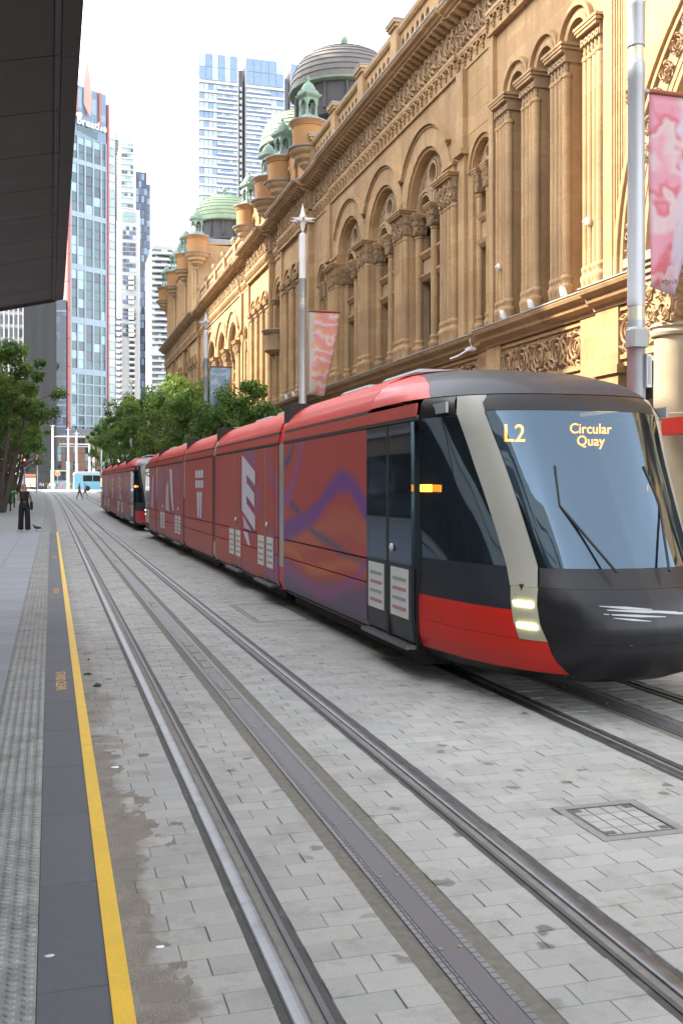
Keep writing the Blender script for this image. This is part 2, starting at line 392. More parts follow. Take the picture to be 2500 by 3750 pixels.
# rails: head, groove, lip and sealant on either side, one object per rail
def rail(xc, sgn, ylim=215):
    """xc: gauge-side face of the head; sgn +1 when the groove lies towards +x"""
    root = tag(empty('tram_rail', (xc, 0, 0)), kind='structure')
    yy = [y for y in ys_far if y <= ylim]
    def S(a, b, z):
        mb = MB(); x0, x1 = sorted((sgn * a, sgn * b)); strip(mb, x0, x1, yy, z); return mb
    mb = MB(); prof = ((-.078, .0), (-.07, .0035), (-.052, .0062), (-.034, .007), (-.018, .006), (-.006, .003), (0, -.006), (.001, -.045))
    for a, b in zip(yy, yy[1:]):   # rounded rail head
        da, db = dxt(a), dxt(b)
        for (p, zp), (q, zq) in zip(prof, prof[1:]):
            mb.quad((sgn * p + da, a, zg(a) + zp), (sgn * q + da, a, zg(a) + zq), (sgn * q + db, b, zg(b) + zq), (sgn * p + db, b, zg(b) + zp))
    mb.build('rail_head', RAILST, root, smooth=False)
    mb = S(.001, .044, -.045)
    for a, b in zip(yy, yy[1:]):
        da, db = dxt(a), dxt(b); q = sgn * .0445
        mb.quad((q + da, a, zg(a) - .045), (q + da, a, zg(a) + .001), (q + db, b, zg(b) + .001), (q + db, b, zg(b) - .045))
    mb.build('groove', RAILDK, root)
    S(.045, .07, .002).build('keeper_lip', RAILDK, root)
    S(.0705, .105, -.004).build('sealant', RUBBER, root)
    S(-.115, -.0785, -.003).build('sealant', RUBBER, root)
for xo in (0, 3.17):
    rail(.91 + xo, 1); rail(2.285 + xo, -1)

# ground-level power strip in the middle of each track
def power_strip(xc):
    root = tag(empty('power_supply_strip', (xc, 0, 0)), kind='structure'); yy = [y for y in ys_far if y <= 215]
    def S(a, b, z, name, m): mb = MB(); strip(mb, a, b, yy, z); return mb.build(name, m, root)
    S(-.185, -.098, -.004, 'concrete_margin', EXPO); S(.098, .185, -.004, 'concrete_margin', EXPO)
    S(-.098, -.058, .002, 'tread_strip', HEXM); S(.058, .098, .002, 'tread_strip', HEXM)
    S(-.058, .058, .005, 'contact_strip', APSB)
    b = MB().lathe([(.011, 0), (.011, .004), (.006, .006), (0, .006)], seg=8).mesh('bolt', pm('bolt_brass', (.28, .22, .14), .5, .6))
    for k in range(14):
        for s in (-1, 1): inst('bolt', b, (s * .043, 3.1 + .8 * k, .0045), parent=root)
    pl = MB().cbox(-.05, .05, 0, .34, 0, .006, .003).mesh('insulator_plate', pm('plate_buff', (.17, .155, .125), .6, .3, var=.3, scale=12))
    for y in (9.0, 9.42, 10.6, 11.05, 11.6, 12.1, 16.2, 16.7, 26, 26.5, 37, 38): inst('insulator_plate', pl, (0, y, .0055), parent=root)
power_strip(1.5975); power_strip(1.5975 + 3.17)

# setts between and beside the rails
ZONES = [(.262, .795), (1.015, 1.4125), (1.7825, 2.18), (2.40, 3.965), (4.185, 4.5825), (4.9525, 5.35), (5.57, 6.9)]
pav = tag(strip(MB(), .255, 6.91, [y for y in ys_far if -10 <= y <= 46], -.006).build('tram_paving', BED), kind='structure')
allp = []
rnd = random.Random(5)
HATCH = [(2.88, 3.44, 4.85, 5.45), (2.78, 3.66, 14.0, 16.25)]
for zi, (xa, xb) in enumerate(ZONES):
    row = 0; y = -1.0
    while y < 44:
        big = zi in (1, 2, 3) and y < 3.2
        dpt = .15; L = .245
        off = (row % 2) * .12 + rnd.uniform(-.02, .02); x = xa - (off if off > 0 else 0)
        while x < xb - .02:
            a, b = max(xa, x), min(xb, x + L * (1 + rnd.uniform(-.06, .06)))
            if xb - b < .07: b = xb
            if b - a < .07 and a == xa: b = a + .1
            a0, b0 = a, b
            for h in HATCH:
                if h[2] < y + dpt / 2 < h[3] and h[0] < b and a < h[1]:
                    if a < h[0]: b = h[0]
                    elif b > h[1]: a = h[1]
                    else: b = a
            if b - a > .03: allp.append((a, b, y, y + dpt, rnd.random(), rnd.uniform(-.0025, .0025)))
            x = b0 if b0 > x else x + L
        y += dpt; row += 1
def seen(p):
    q = screen((p[0] + p[1]) / 2, (p[2] + p[3]) / 2, 0)
    return q and -20 < q[0] < 2520 and q[1] < 3800
vis = sorted([p for p in allp if seen(p)], key=lambda p: p[2])
near = vis[:300]; ns = set(id(p) for p in near)
um = MB().cbox(-.5, .5, -.5, .5, -.05, 0, .012); um.v = [(a, b, -.003 if abs(c + .012) < 1e-6 else c) for a, b, c in um.v]
unit = um.mesh('paver', PAVER)
for p in near:
    inst('paver', unit, ((p[0] + p[1]) / 2, (p[2] + p[3]) / 2, p[5]), (rnd.uniform(-.006, .006), rnd.uniform(-.006, .006), 0), (p[1] - p[0] - .003, p[3] - p[2] - .003, 1), pav)
mb = MB(); tones = []
for p in allp:
    if id(p) in ns: continue
    a, b, c, d = p[0] + .0016, p[1] - .0016, p[2] + .0016, p[3] - .0016; z = p[5]; n0 = len(mb.f); e = .004; zz = zg(c)
    if c < 22: mb.add([(a, c, z - .02), (b, c, z - .02), (b, d, z - .04), (a, d, z - .04), (a, c, z - .003), (b, c, z - .003), (b, d, z - .003), (a, d, z - .003), (a + e, c + e, z), (b - e, c + e, z), (b - e, d - e, z), (a + e, d - e, z)],
           [(0, 1, 5, 4), (1, 2, 6, 5), (2, 3, 7, 6), (3, 0, 4, 7), (4, 5, 9, 8), (5, 6, 10, 9), (6, 7, 11, 10), (7, 4, 8, 11), (8, 9, 10, 11)])
    else: mb.add([(a, c, zz + z), (b, c, zz + z), (b, d, zz + z), (a, d, zz + z), (b, c, zz - .04), (a, c, zz - .04)], [(0, 1, 2, 3), (5, 4, 1, 0)])
    tones += [p[4]] * (len(mb.f) - n0)
me = mb.mesh('paver', PAVER); at = me.attributes.new('tone', 'FLOAT', 'FACE'); at.data.foreach_set('value', tones)
tag(inst('paver', me, parent=pav), kind='stuff')
mb = MB()
for xa, xb in ZONES: strip(mb, xa, xb, [y for y in ys_far if 44 <= y <= 260] if 44 in ys_far else [44] + [y for y in ys_far if 44 < y <= 260], -.004)
tag(mb.build('roadway', FARPAVE), kind='structure')

# a thin drift of sand and dust along the platform face
SANDM = pm('drifted_sand', (.21, .19, .16), .95, var=.3, scale=7, bmp=.7, dirt=((.08, .07, .055), 3.2, .56, 4))
from mathutils import noise as MN
mb = MB(); nx, ny = 26, 240
def hh(x, y):
    n1 = MN.fractal((Vector((x * 2.2, y * 1.1, 3.3))), 1, 2, 5); n2 = MN.noise(Vector((x * 9, y * 9, 1.1)))
    near = max(0, min(1, (9.5 - y) / 3.5)) * .9 + .25 * max(0, min(1, (13 - y) / 3))
    return .010 * (near * (.62 + .5 * n1) - (x - .255) / .42 + .30 * n2 + .2 * MN.noise(Vector((x * 26, y * 26, 7)))) - .003
for j in range(ny + 1):
    y = 1.2 + 12.8 * j / ny
    for i in range(nx + 1):
        x = .256 + .5 * i / nx; mb.v.append((x, y, max(-.012, min(.011, hh(x, y)))))
mb.f = [[j * (nx + 1) + i, j * (nx + 1) + i + 1, (j + 1) * (nx + 1) + i + 1, (j + 1) * (nx + 1) + i] for j in range(ny) for i in range(nx)]; mb.mi = [0] * len(mb.f)
tag(mb.build('sand', SANDM, smooth=True, ang=80), 'thin drift of sand and dust along the foot of the platform', 'sand', kind='stuff')
# access covers let into the setts
def cover(name, x0, x1, y0, y1, nx, ny, label, frame):
    root = tag(empty(name, ((x0 + x1) / 2, (y0 + y1) / 2, 0)), label, 'cover')
    hx, hy = (x1 - x0) / 2, (y1 - y0) / 2; f = frame
    MB().box(-hx, hx, -hy, hy, -.05, -.012).build('bed', BED, root)
    for (a, b, c, d) in ((-hx, hx, -hy, -hy + f), (-hx, hx, hy - f, hy), (-hx, -hx + f, -hy + f, hy - f), (hx - f, hx, -hy + f, hy - f)):
        MB().box(a, b, c, d, -.04, .0015).build('frame', pm('cover_surround', (.23, .225, .21), .85, var=.2, scale=14, bmp=.4), root)
    g = .008; f2 = f + .012
    for (a, b, c, d) in ((-hx + f, hx - f, -hy + f, -hy + f2), (-hx + f, hx - f, hy - f2, hy - f), (-hx + f, -hx + f2, -hy + f2, hy - f2), (hx - f2, hx - f, -hy + f2, hy - f2)):
        MB().box(a, b, c, d, -.04, .003).build('rim', IRON, root)
    wx, wy = (2 * hx - 2 * f2 - g) / nx, (2 * hy - 2 * f2 - g) / ny
    u = MB().cbox(-.5, .5, -.5, .5, -.03, 0, .01).mesh('infill_paver', PAVER)
    for i in range(nx):
        for j in range(ny):
            inst('infill_paver', u, (-hx + f2 + g + wx * (i + .5) - g / 2, -hy + f2 + g + wy * (j + .5) - g / 2, .001), (0, 0, 0), (wx - g, wy - g, 1), root)
    if nx > 2:
        for sx_ in (-1, 1):
            for sy_ in (-1, 1):
                MB().box(-.028, .028, -.022, .022, .002, .004).build('key_plate', IRON, root, loc=(sx_ * (hx - f2 - .04), sy_ * (hy - f2 - .04), 0))
    return root
cover('access_cover', 2.883, 3.437, 4.853, 5.447, 4, 4, 'square paver filled access cover between the tracks nearest the camera', .055)
cover('service_cover', 2.783, 3.657, 14.003, 16.247, 1, 3, 'long three panel service cover in the setts beside the tram', .06)

# platform of the stop, with tactile strip, charcoal edge and yellow line
PZ = .30; PE = 36.9
mb = MB().box(-7, .245, -12, PE, -.08, PZ - .035)
plat = tag(mb.build('platform', CONC), kind='structure')
u = MB().cbox(-.5, .5, -.5, .5, -.03, 0, .004).mesh('edge_slab', EDGEP)
y = -2.93
while y < PE - .1:
    l = min(.9, PE - y); inst('edge_slab', u, (.1005, y + l / 2, PZ), (0, 0, 0), (.289, l - .004, 1), plat); y += .9
mb = MB()
yy = [-3 + .3 * k for k in range(134)]; rr = random.Random(2)
for a, b in zip(yy, yy[1:]):
    if b > PE: break
    mb.quad((.183, a, PZ + .003), (.249, a, PZ + .003), (.249, b, PZ + .003), (.183, b, PZ + .003))
    mb.quad((.249, a, PZ + .003), (.249, a, PZ - .02), (.249, b, PZ - .02), (.249, b, PZ + .003))
tag(mb.build('yellow_line', YELLOW, plat))
# tactile tiles: rows of flat-topped studs
mb = MB().cbox(-.155, .155, -.199, .199, -.03, 0, .003)
for i in range(6):
    for j in range(10):
        mb.lathe([(.0185, 0), (.0165, .004), (.012, .006), (0, .006)], -.1275 + .051 * i, -.178 + .0395 * j, 7, sy=.72)
tile = mb.mesh('tactile_tile', TACT)
k = 0
while -1.6 + .4 * k < PE - .3:
    inst('tactile_tile', tile, (-.2005, -1.6 + .4 * k + .2, PZ), parent=plat); k += 1
u = MB().cbox(-.5, .5, -.5, .5, -.03, 0, .003).mesh('platform_slab', PLATP)
rest = MB(); cnt = 0
for i in range(11):
    xb_ = -.3565 - .6 * i; j = 0; y = -2 + (i % 2) * .15
    while y < PE - .02:
        l = min(.3, PE - y); 
        q = screen(xb_ - .05, y, PZ)
        if q and q[0] > -10 and q[1] < 3850 and cnt < 295: inst('platform_slab', u, (xb_ - .3, y + l / 2, PZ), (0, 0, 0), (.596, l - .004, 1), plat); cnt += 1
        else: rest.box(xb_ - .598, xb_ - .002, y + .002, y + l - .002, PZ - .03, PZ)
        y += .3
tag(rest.build('platform_slab', PLATP, plat), kind='stuff')
tm = text_mesh('painted_lettering', 'STAND CLEAR', .13, ORTXT, .0008, spacing=.95)
for yy_ in (8.75, 16.3, 23.9, 31.6):
    o = inst('painted_lettering', tm, (.075, yy_, PZ + .0015), (0, 0, R(-90)), (1.0, .9, 1), plat)
# small litter, gum and stones
gum = pm('chewing_gum', (.55, .56, .54), .6); stone = pm('dark_pebble', (.05, .05, .045), .8, bmp=.4)
def litter(name, loc, r, m, label, sc=(1, 1, .45), seed=0):
    mb = MB().sphere((0, 0, 0), r, 9, 6, sc=sc); q = random.Random(seed)
    mb.v = [tuple(c * q.uniform(.8, 1.2) for c in v) for v in mb.v]
    tag(mb.build(name, m, loc=loc, smooth=True), label, name.replace('_', ' '))
litter('bird_dropping', (-.005, 3.63, PZ + .0015), .012, gum, 'white bird dropping on the charcoal platform edge', (1.3, 1, .2), 3)
litter('pebble', (.43, 9.95, .006), .032, stone, 'larger dark pebble in the setts by the platform', (1.2, 1, .8), 4)
litter('pebble', (.36, 10.6, .006), .026, stone, 'flat dark pebble nearer the platform edge', (1.6, .8, .6), 5)
litter('pebble', (.4, 11.5, .004), .012, stone, 'tiny dark pebble farthest from the camera by the platform', (1, 1, .8), 6)
litter('paper_scrap', (.44, 4.25, .003), .014, WHITE, 'small white paper scrap on the dirty setts', (1.4, 1, .12), 7)
litter('paper_scrap', (.42, 7.05, .003), .02, WHITE, 'crumpled white scrap on the sandy setts farther along', (1.5, 1, .3), 8)
litter('cigarette_butt', (1.72, 3.05, .006), .012, ORTXT, 'orange cigarette butt on the concrete beside the power strip', (.7, 2.4, .6), 9)

# footpaths left (beyond the platform) and right (before the arcade)
mb = MB()
yl_ = [PE + .302, 40, 44, 48, 52] + [55 + 4 * k for k in range(48)] + [260]
for a, b in zip(yl_, yl_[1:]):
    za, zb = zg(a) + lf(a), zg(b) + lf(b); xa, xb = -.36 + dxt(a), -.36 + dxt(b)
    mb.quad((-60, a, za), (xa, a, za), (xb, b, zb), (-60, b, zb)); mb.quad((xa, a, za), (xa + .34, a, za - .04), (xb + .34, b, zb - .04), (xb, b, zb))
    mb.quad((xa + .34, a, za - .04), (xa + .62, a, zg(a)), (xb + .62, b, zg(b)), (xb + .34, b, zb - .04))
foot = tag(mb.build('footpath', FOOTPAVE), kind='structure')
gr = pm('dark_guide_groove', (.13, .13, .13), .8)
for i in range(7):
    mb = MB(); o_ = .02 + .046 * i
    for a, b in zip(yl_[:22], yl_[1:]):
        mb.quad((-.36 + o_ + dxt(a), a, zg(a) + lf(a) - o_ * .118 + .004), (-.348 + o_ + dxt(a), a, zg(a) + lf(a) - o_ * .118 + .003), (-.348 + o_ + dxt(b), b, zg(b) + lf(b) - o_ * .118 + .003), (-.36 + o_ + dxt(b), b, zg(b) + lf(b) - o_ * .118 + .004))
    mb.build('guide_groove', gr, foot)
mb = MB()
yl = [y for y in ys_far if -30 <= y <= 260]
strip(mb, 6.91, 6.93, yl, -.05); strip(mb, 7.07, 34, yl, .11, False)
tag(mb.build('footpath', FOOTPAVE), kind='structure')
KERB = pm('granite_kerb', (.33, .33, .32), .8, var=.15, scale=5, bmp=.2)
mb = MB()
for a, b in zip(yl, yl[1:]):
    mb.add([(6.93, a, zg(a) - .05), (7.07, a, zg(a) - .05), (7.07, a, zg(a) + .12), (6.93, a, zg(a) + .12), (6.93, b, zg(b) - .05), (7.07, b, zg(b) - .05), (7.07, b, zg(b) + .12), (6.93, b, zg(b) + .12)],
           [(0, 4, 7, 3), (3, 7, 6, 2), (1, 2, 6, 5)])
tag(mb.build('kerb', KERB), kind='structure')
mb = MB().box(-7, -.02, PE + .002, PE + .3, -.05, .297); mb.prism([(-.018, -.05), (-.018, .27), (.255, .004), (.255, -.05)], 1, PE + .002, PE + .3); tag(mb.build('ramp_edge', KERB), kind='structure')
# ------------------------------------------------------------------ the sandstone arcade building on the right
Q = tag(empty('sandstone_arcade', (13, 60, 0)), 'long ornate golden sandstone arcade building with arches, turrets and copper domes along the right', 'building')
QI = Matrix.Translation((-13, -60, 0))
def qb(mb, name, m, smooth=False, ang=40, parent=None, kind=None):
    """link a mesh given in world coordinates under the building"""
    o = mb.build(name, m, Q if parent is None else parent, smooth=smooth, ang=ang)
    if parent is None: o.location = (-13, -60, 0)
    if kind: o['kind'] = kind
    return o
def qi(name, me, x, y, z, rot=(0, 0, 0), sc=(1, 1, 1), parent=None):
    return inst(name, me, (x - 13, y - 60, z), rot, sc, parent or Q)

# --- carved ornament: a scroll of acanthus, used in frieze, panels and capitals
def scroll(mb, cy, cz, R0, x, sgn=1, turns=2.1, tr=.05, n=26, leaves=7, seg=5):
    pts, rs = [], []
    for k in range(n + 1):
        t = k / n; a = sgn * (turns * 2 * math.pi * t + .6); r = R0 * (1 - .86 * t)
        pts.append((x - .03 * math.sin(t * 3.1), cy + r * math.cos(a), cz + r * math.sin(a))); rs.append(tr * R0 * 2.6 * (1 - .6 * t))
    mb.tube(pts, rs, seg)
    for k in range(leaves):
        a = 2 * math.pi * k / leaves + .3; r = R0 * 1.02
        p0 = Vector((x, cy + r * .82 * math.cos(a), cz + r * .82 * math.sin(a)))
        p1 = Vector((x - .035, cy + r * 1.06 * math.cos(a + .25 * sgn), cz + r * 1.06 * math.sin(a + .25 * sgn)))
        p2 = Vector((x, cy + r * 1.2 * math.cos(a + .62 * sgn), cz + r * 1.2 * math.sin(a + .62 * sgn)))
        mb.tube([p0, p1, p2], [tr * R0 * 1.2, tr * R0 * 2.6, tr * R0 * .5], 4)
def scroll_unit(name, w, h, mat):
    mb = MB(); r = min(w, h) * .40
    scroll(mb, 0, 0, r, -.02, 1)
    for (sy, sz) in ((-1, 1), (1, 1), (-1, -1), (1, -1)):
        cy, cz = sy * w * .40, sz * h * .38
        mb.tube([(-.01, cy * .55, cz * 1.1), (-.05, cy * .9, cz * .8), (-.01, cy * 1.15, cz * 1.12)], [.02, .055, .015], 5)
        mb.tube([(-.01, cy * 1.15, cz * .3), (-.05, cy * .98, cz * .62), (-.01, cy * .7, cz * 1.2)], [.02, .045, .012], 5)
    return mb.mesh(name, mat, True, 60)
SCROLL = scroll_unit('scroll_carving', 1.06, .95, STONE_D)
def leaf_capital(wy, wx, h, n):
    """bell shaped block covered with small curling leaves; origin at its bottom centre, front towards -x"""
    mb = MB(); b, t = .80, 1.04
    mb.add([(-wx * b, -wy * b, 0), (wx * b, -wy * b, 0), (wx * b, wy * b, 0), (-wx * b, wy * b, 0), (-wx * t, -wy * t, h), (wx * t, -wy * t, h), (wx * t, wy * t, h), (-wx * t, wy * t, h)],
           [(3, 2, 1, 0), (4, 5, 6, 7), (0, 1, 5, 4), (1, 2, 6, 5), (2, 3, 7, 6), (3, 0, 4, 7)])
    rows = 2; q = random.Random(8)
    for r_ in range(rows):
        k = b + (t - b) * ((r_ + .5) / rows); cz = h * (r_ + .5) / rows; R0 = h / rows * .46
        m_ = max(2, int(round(2 * wy * k / (2.1 * R0))))
        for i in range(m_):
            cy = -wy * k + 2 * wy * k * (i + .5) / m_
            scroll(mb, cy, cz, R0, -wx * k - .012, 1 if (i + r_) % 2 else -1, 1.5, .07, 12, 4, 4)
        for s in (-1, 1):          # the two flanks
            m2 = max(1, int(round(2 * wx * k / (2.1 * R0))))
            for i in range(m2):
                t_ = MB(); scroll(t_, -wx * k + 2 * wx * k * (i + .5) / m2, cz, R0, -wy * k - .012, 1, 1.4, .07, 10, 4, 4)
                mb.add([(v[1], s * -v[0], v[2]) if s > 0 else (v[1], v[0], v[2]) for v in t_.v], t_.f)
    return mb.mesh('carving', STONE_D, True, 60)
def col_profile(r, z0, zb, z1):
    """turned base, shaft and neck ring"""
    h = zb - z0
    base = [(r * 1.34, z0), (r * 1.34, z0 + h * .44), (r * 1.5, z0 + h * .50), (r * 1.56, z0 + h * .58), (r * 1.46, z0 + h * .66), (r * 1.2, z0 + h * .70), (r * 1.14, z0 + h * .80),
            (r * 1.28, z0 + h * .84), (r * 1.32, z0 + h * .90), (r * 1.24, z0 + h * .95), (r * 1.04, zb)]
    shaft = [(r, zb), (r, z1 - .14), (r * 1.16, z1 - .13), (r * 1.2, z1 - .09), (r * 1.14, z1 - .05), (r, z1 - .04), (r, z1)]
    return base, shaft
def make_cluster(n, pitch, r, z0, zb, z1, cap, rend=None):
    """a row of engaged shafts sharing a carved capital; returns the three shared meshes (origin at z = 0, on the wall line)"""
    B, S = MB(), MB()
    for i in range(n):
        rr = (rend or r) if i == 0 else r
        b, s = col_profile(rr, z0, zb, z1); y = (i - (n - 1) / 2) * pitch
        B.lathe(b, 0, y, 14); S.lathe(s, 0, y, 14)
    hw = (n - 1) / 2 * pitch
    B.box(.05, .35, -hw - r, hw + r, z0, zb - .02); S.box(.05, .35, -hw - r * .8, hw + r * .8, zb - .02, z1)
    return fixn(B.mesh('base', STONE, True)), fixn(S.mesh('shaft', STONE, True)), cap
Z0 = 6.66
# kind T: tall triple arches; kind B: piers of the big arches; kind M: single window columns
capT = MB()
for i in range(5):     # little arcade of discs under the slab, as on the tall columns
    y = (i - 2) * .175
    capT.lathe([(.0, 0), (.05, .02), (.085, .12), (.06, .2), (.09, .3)], -.02, y, 8)
    capT.ring(y, .36, .035, .085, -.14, .02, 0, 2 * math.pi, 12)
capT.box(-.12, .5, -.47, .47, .28, .52)
capT_me = fixn(capT.mesh('carving', STONE_D, True))
clT = make_cluster(4, .232, .106, Z0, 7.45, 12.72, capT_me, .13)
capB_me = leaf_capital(.66, .24, .78, 4)
clB = make_cluster(4, .315, .138, Z0, 7.55, 11.42, capB_me)
capM_me = leaf_capital(.27, .25, .56, 2)
clM = make_cluster(1, .2, .165, Z0, 7.45, 11.42, capM_me)
def slab(hy, hx, h):       # moulded abacus on top of a capital
    mb = MB()
    for (k, a, b) in ((.9, 0, .35), (1.0, .35, .7), (1.08, .7, 1.0)): mb.box(-hx * k, .45, -hy * k, hy * k, a * h, b * h)
    return mb.mesh('abacus', STONE)
abT, abB, abM = slab(.52, .26, .24), slab(.76, .36, .2), slab(.34, .34, .2)
def column(kind, y, x=13.0, flip=False):
    root = empty('column', (x - 13, y - 60, 0), parent=Q)
    (b, s, c), ab, zc, hc = {'T': (clT, abT, 12.72, .52), 'B': (clB, abB, 11.42, .80), 'M': (clM, abM, 11.42, .58)}[kind]
    sc = (1, -1 if flip else 1, 1)
    inst('base', b, parent=root, scale=sc); inst('shaft', s, parent=root, scale=sc)
    if kind == 'T': inst('carving', c, (0, 0, zc - .02), parent=root)
    else: inst('carving', c, (.05 if kind == 'B' else 0, 0, zc), parent=root)
    inst('abacus', ab, (.0, 0, zc + hc - .02), parent=root)
    return root

# --- shared pieces
def vous(r0, r1, a, xf, xb):
    mb = MB(); g = .006
    def P(r, t, x): return (x, r * math.sin(t), r * math.cos(t))
    h = a / 2 - g / r1
    pts = [P(r0, -h, xf), P(r0, h, xf), P(r1, h, xf), P(r1, -h, xf), P(r0, -h, xb), P(r0, h, xb), P(r1, h, xb), P(r1, -h, xb)]
    mid = [P((r0 + r1) / 2 * 0 + r1 * 1.0, 0, xf), P(r1, 0, xb)]
    mb.add(pts, [(0, 1, 2, 3), (7, 6, 5, 4), (0, 4, 5, 1), (1, 5, 6, 2), (2, 6, 7, 3), (3, 7, 4, 0)])
    return mb
NV = 13
VOUS = fixn(vous(1.93, 2.55, math.pi / NV, -.03, .1).mesh('voussoir', STONE))
dr = MB()
dr.ring(0, -.06, .09, .14, -.08, .02, 0, math.pi, 8); dr.box(-.08, .02, -.2, -.14, -.2, -.06); dr.box(-.08, .02, .14, .2, -.2, -.06)
dr.box(-.08, .02, -.22, .22, .07, .12); dr.lathe([(0, -.34), (.035, -.31), (.045, -.26), (.03, -.2), (.05, -.17), (.05, -.1)], -.03, .19, 7)
DROP = fixn(dr.mesh('arched_drop', STONE))
md = MB().prism([(-.05, 0), (-.05, .16), (-.14, .16), (-.42, .42), (-.42, .5), (.02, .5), (.02, 0)], 1, -.075, .075)
MODI = fixn(md.mesh('modillion', STONE))
def balus_mesh(L):
    mb = MB(); n = max(1, int(round(L / .55))); w = L / n
    arch_wall(mb, -L / 2, L / 2, 0, .95, -.12, .12, [('a', -L / 2 + w * (i + .5), w * .30, .12, .55) for i in range(n)], n=8)
    mb.quad((.12, -L / 2, 0), (.12, L / 2, 0), (.12, L / 2, .12), (.12, -L / 2, .12))
    return mb
BACKW = pm('shadowed_interior', (.06, .05, .045), .9)

def entablature(y0, y1, xo, ztop=17.85, dome=False):
    """frieze with scrolls, row of drops, modillions and the big cornice; xo is the set-forward of this stretch"""
    x = 13.0 + xo
    qb(MB().box(x - .02, x + .6, y0, y1, 15.62, 16.28), 'frieze_base', STONE)
    qb(MB().box(x - .12, x + .6, y0, y1, 16.20, 16.33), 'string_course', STONE)
    qb(MB().box(x - .0, x + .6, y0, y1, 16.33, 17.22), 'frieze', STONE_D)
    n = max(1, int(round((y1 - y0 - .2) / 1.06))); w = (y1 - y0 - .2) / n
    for i in range(n): qi('scroll_carving', SCROLL, x - .01, y0 + .1 + w * (i + .5), 16.81, sc=(1.3, (1 if i % 2 else -1) * w / 1.06, 1))
    n = int((y1 - y0) / .46); w = (y1 - y0) / n
    for i in range(n): qi('arched_drop', DROP, x - .03, y0 + w * (i + .5), 16.06, sc=(1, w / .44, 1))
    n = int((y1 - y0) / .42); w = (y1 - y0) / n
    for i in range(n): qi('modillion', MODI, x - .06, y0 + w * (i + .5), 17.16, sc=(1.1, 1, .62))
    prof = [(.6, 17.30), (-.10, 17.30), (-.10, 17.36), (.02, 17.36), (.02, 17.62), (-.2, 17.70), (-.55, 17.74), (-.55, 17.84), (-.62, 17.88), (-.70, 18.02), (-.74, 18.10), (.6, 18.16)]
    prof = [(.6, 17.46), (-.5, 17.46), (-.52, 17.51), (-.60, 17.54), (-.64, 17.59), (-.76, 17.64), (-.80, 17.71), (-.80, 17.75), (.6, 17.83)]
    qb(MB().extr([(x + a, b) for a, b in prof], y0, y1), 'cornice', STONE)
    qb(MB().extr([(x - .83, 17.754), (x - .83, 17.80), (x + .5, 17.875), (x + .5, 17.83)], y0, y1), 'lead_flashing', LEAD)
    qb(MB().box(x - .03, x + .6, y0, y1, 17.22, 17.46), 'bed_mould', STONE)
def parapet(y0, y1, xo, z=17.85):
    x = 13.0 + xo; L = y1 - y0; n = max(1, int(round(L / 4.2))); w = L / n
    for i in range(n + 1):
        yc = y0 + w * i
        r_ = MB(); r_.box(x - .3, x + .3, yc - .36, yc + .36, z, z + 1.85); r_.box(x - .38, x + .38, yc - .44, yc + .44, z + 1.85, z + 1.97); r_.box(x - .44, x + .44, yc - .5, yc + .5, z + 1.97, z + 2.1)
        qb(r_, 'parapet_pier', STONE); qb(MB().box(x - .46, x + .46, yc - .52, yc + .52, z + 2.103, z + 2.15), 'lead_capping', LEAD)
        if i < n:
            a, b = yc + .362, yc + w - .362
            m_ = balus_mesh(b - a); m_.v = [(v[0] + x, v[1] + (a + b) / 2, v[2] * 1.12 + z + .5) for v in m_.v]; qb(m_, 'balustrade', STONE)
            qb(MB().box(x - .2, x + .2, a, b, z, z + .5), 'plinth', STONE)
            qb(MB().extr([(x - .2, z + 1.565), (x - .27, z + 1.66), (x - .27, z + 1.78), (x + .27, z + 1.78), (x + .27, z + 1.66), (x + .2, z + 1.565)], a, b), 'coping', STONE)
            qb(MB().box(x - .28, x + .28, a, b, z + 1.784, z + 1.82), 'lead_capping', LEAD)
            qb(MB().box(x + .5, x + .6, a, b, z, z + 1.5), 'gutter_wall', STONE)
def window(y, hw, z0, z1, x, arched=True, bars=True):
    """dark framed window: frame, pane(s) and glazing bars"""
    r = empty('window', (x - 13, y - 60, 0), parent=Q)
    f = MB(); g = MB(); t = .06
    zt = z1
    poly = [(-hw, z0), (hw, z0)] + ([(hw * math.cos(a), zt + hw * math.sin(a)) for a in [math.pi * k / 12 for k in range(13)]] if arched else [(hw, zt), (-hw, zt)])
    MB().prism([(p[0], p[1]) for p in poly], 0, .05, .06).build('pane', GLASS_D, r)
    if arched: f.ring(0, zt, hw - t, hw, .0, .05, 0, math.pi, 14)
    else: f.box(0, .05, -hw, hw, zt - t, zt)
    for s in (-1, 1): f.box(0, .05, s * hw - (t if s > 0 else 0), s * hw + (0 if s > 0 else t), z0, zt)
    f.box(0, .05, -hw + t, hw - t, z0, z0 + t)
    if bars:
        zz = z0 + (zt - z0) * .62
        f.box(.005, .048, -hw + t, hw - t, zz - .03, zz + .03); f.box(.01, .046, -.02, .02, z0 + t, zz - .031)
    f.build('frame', WINFRAME, r)
    return r
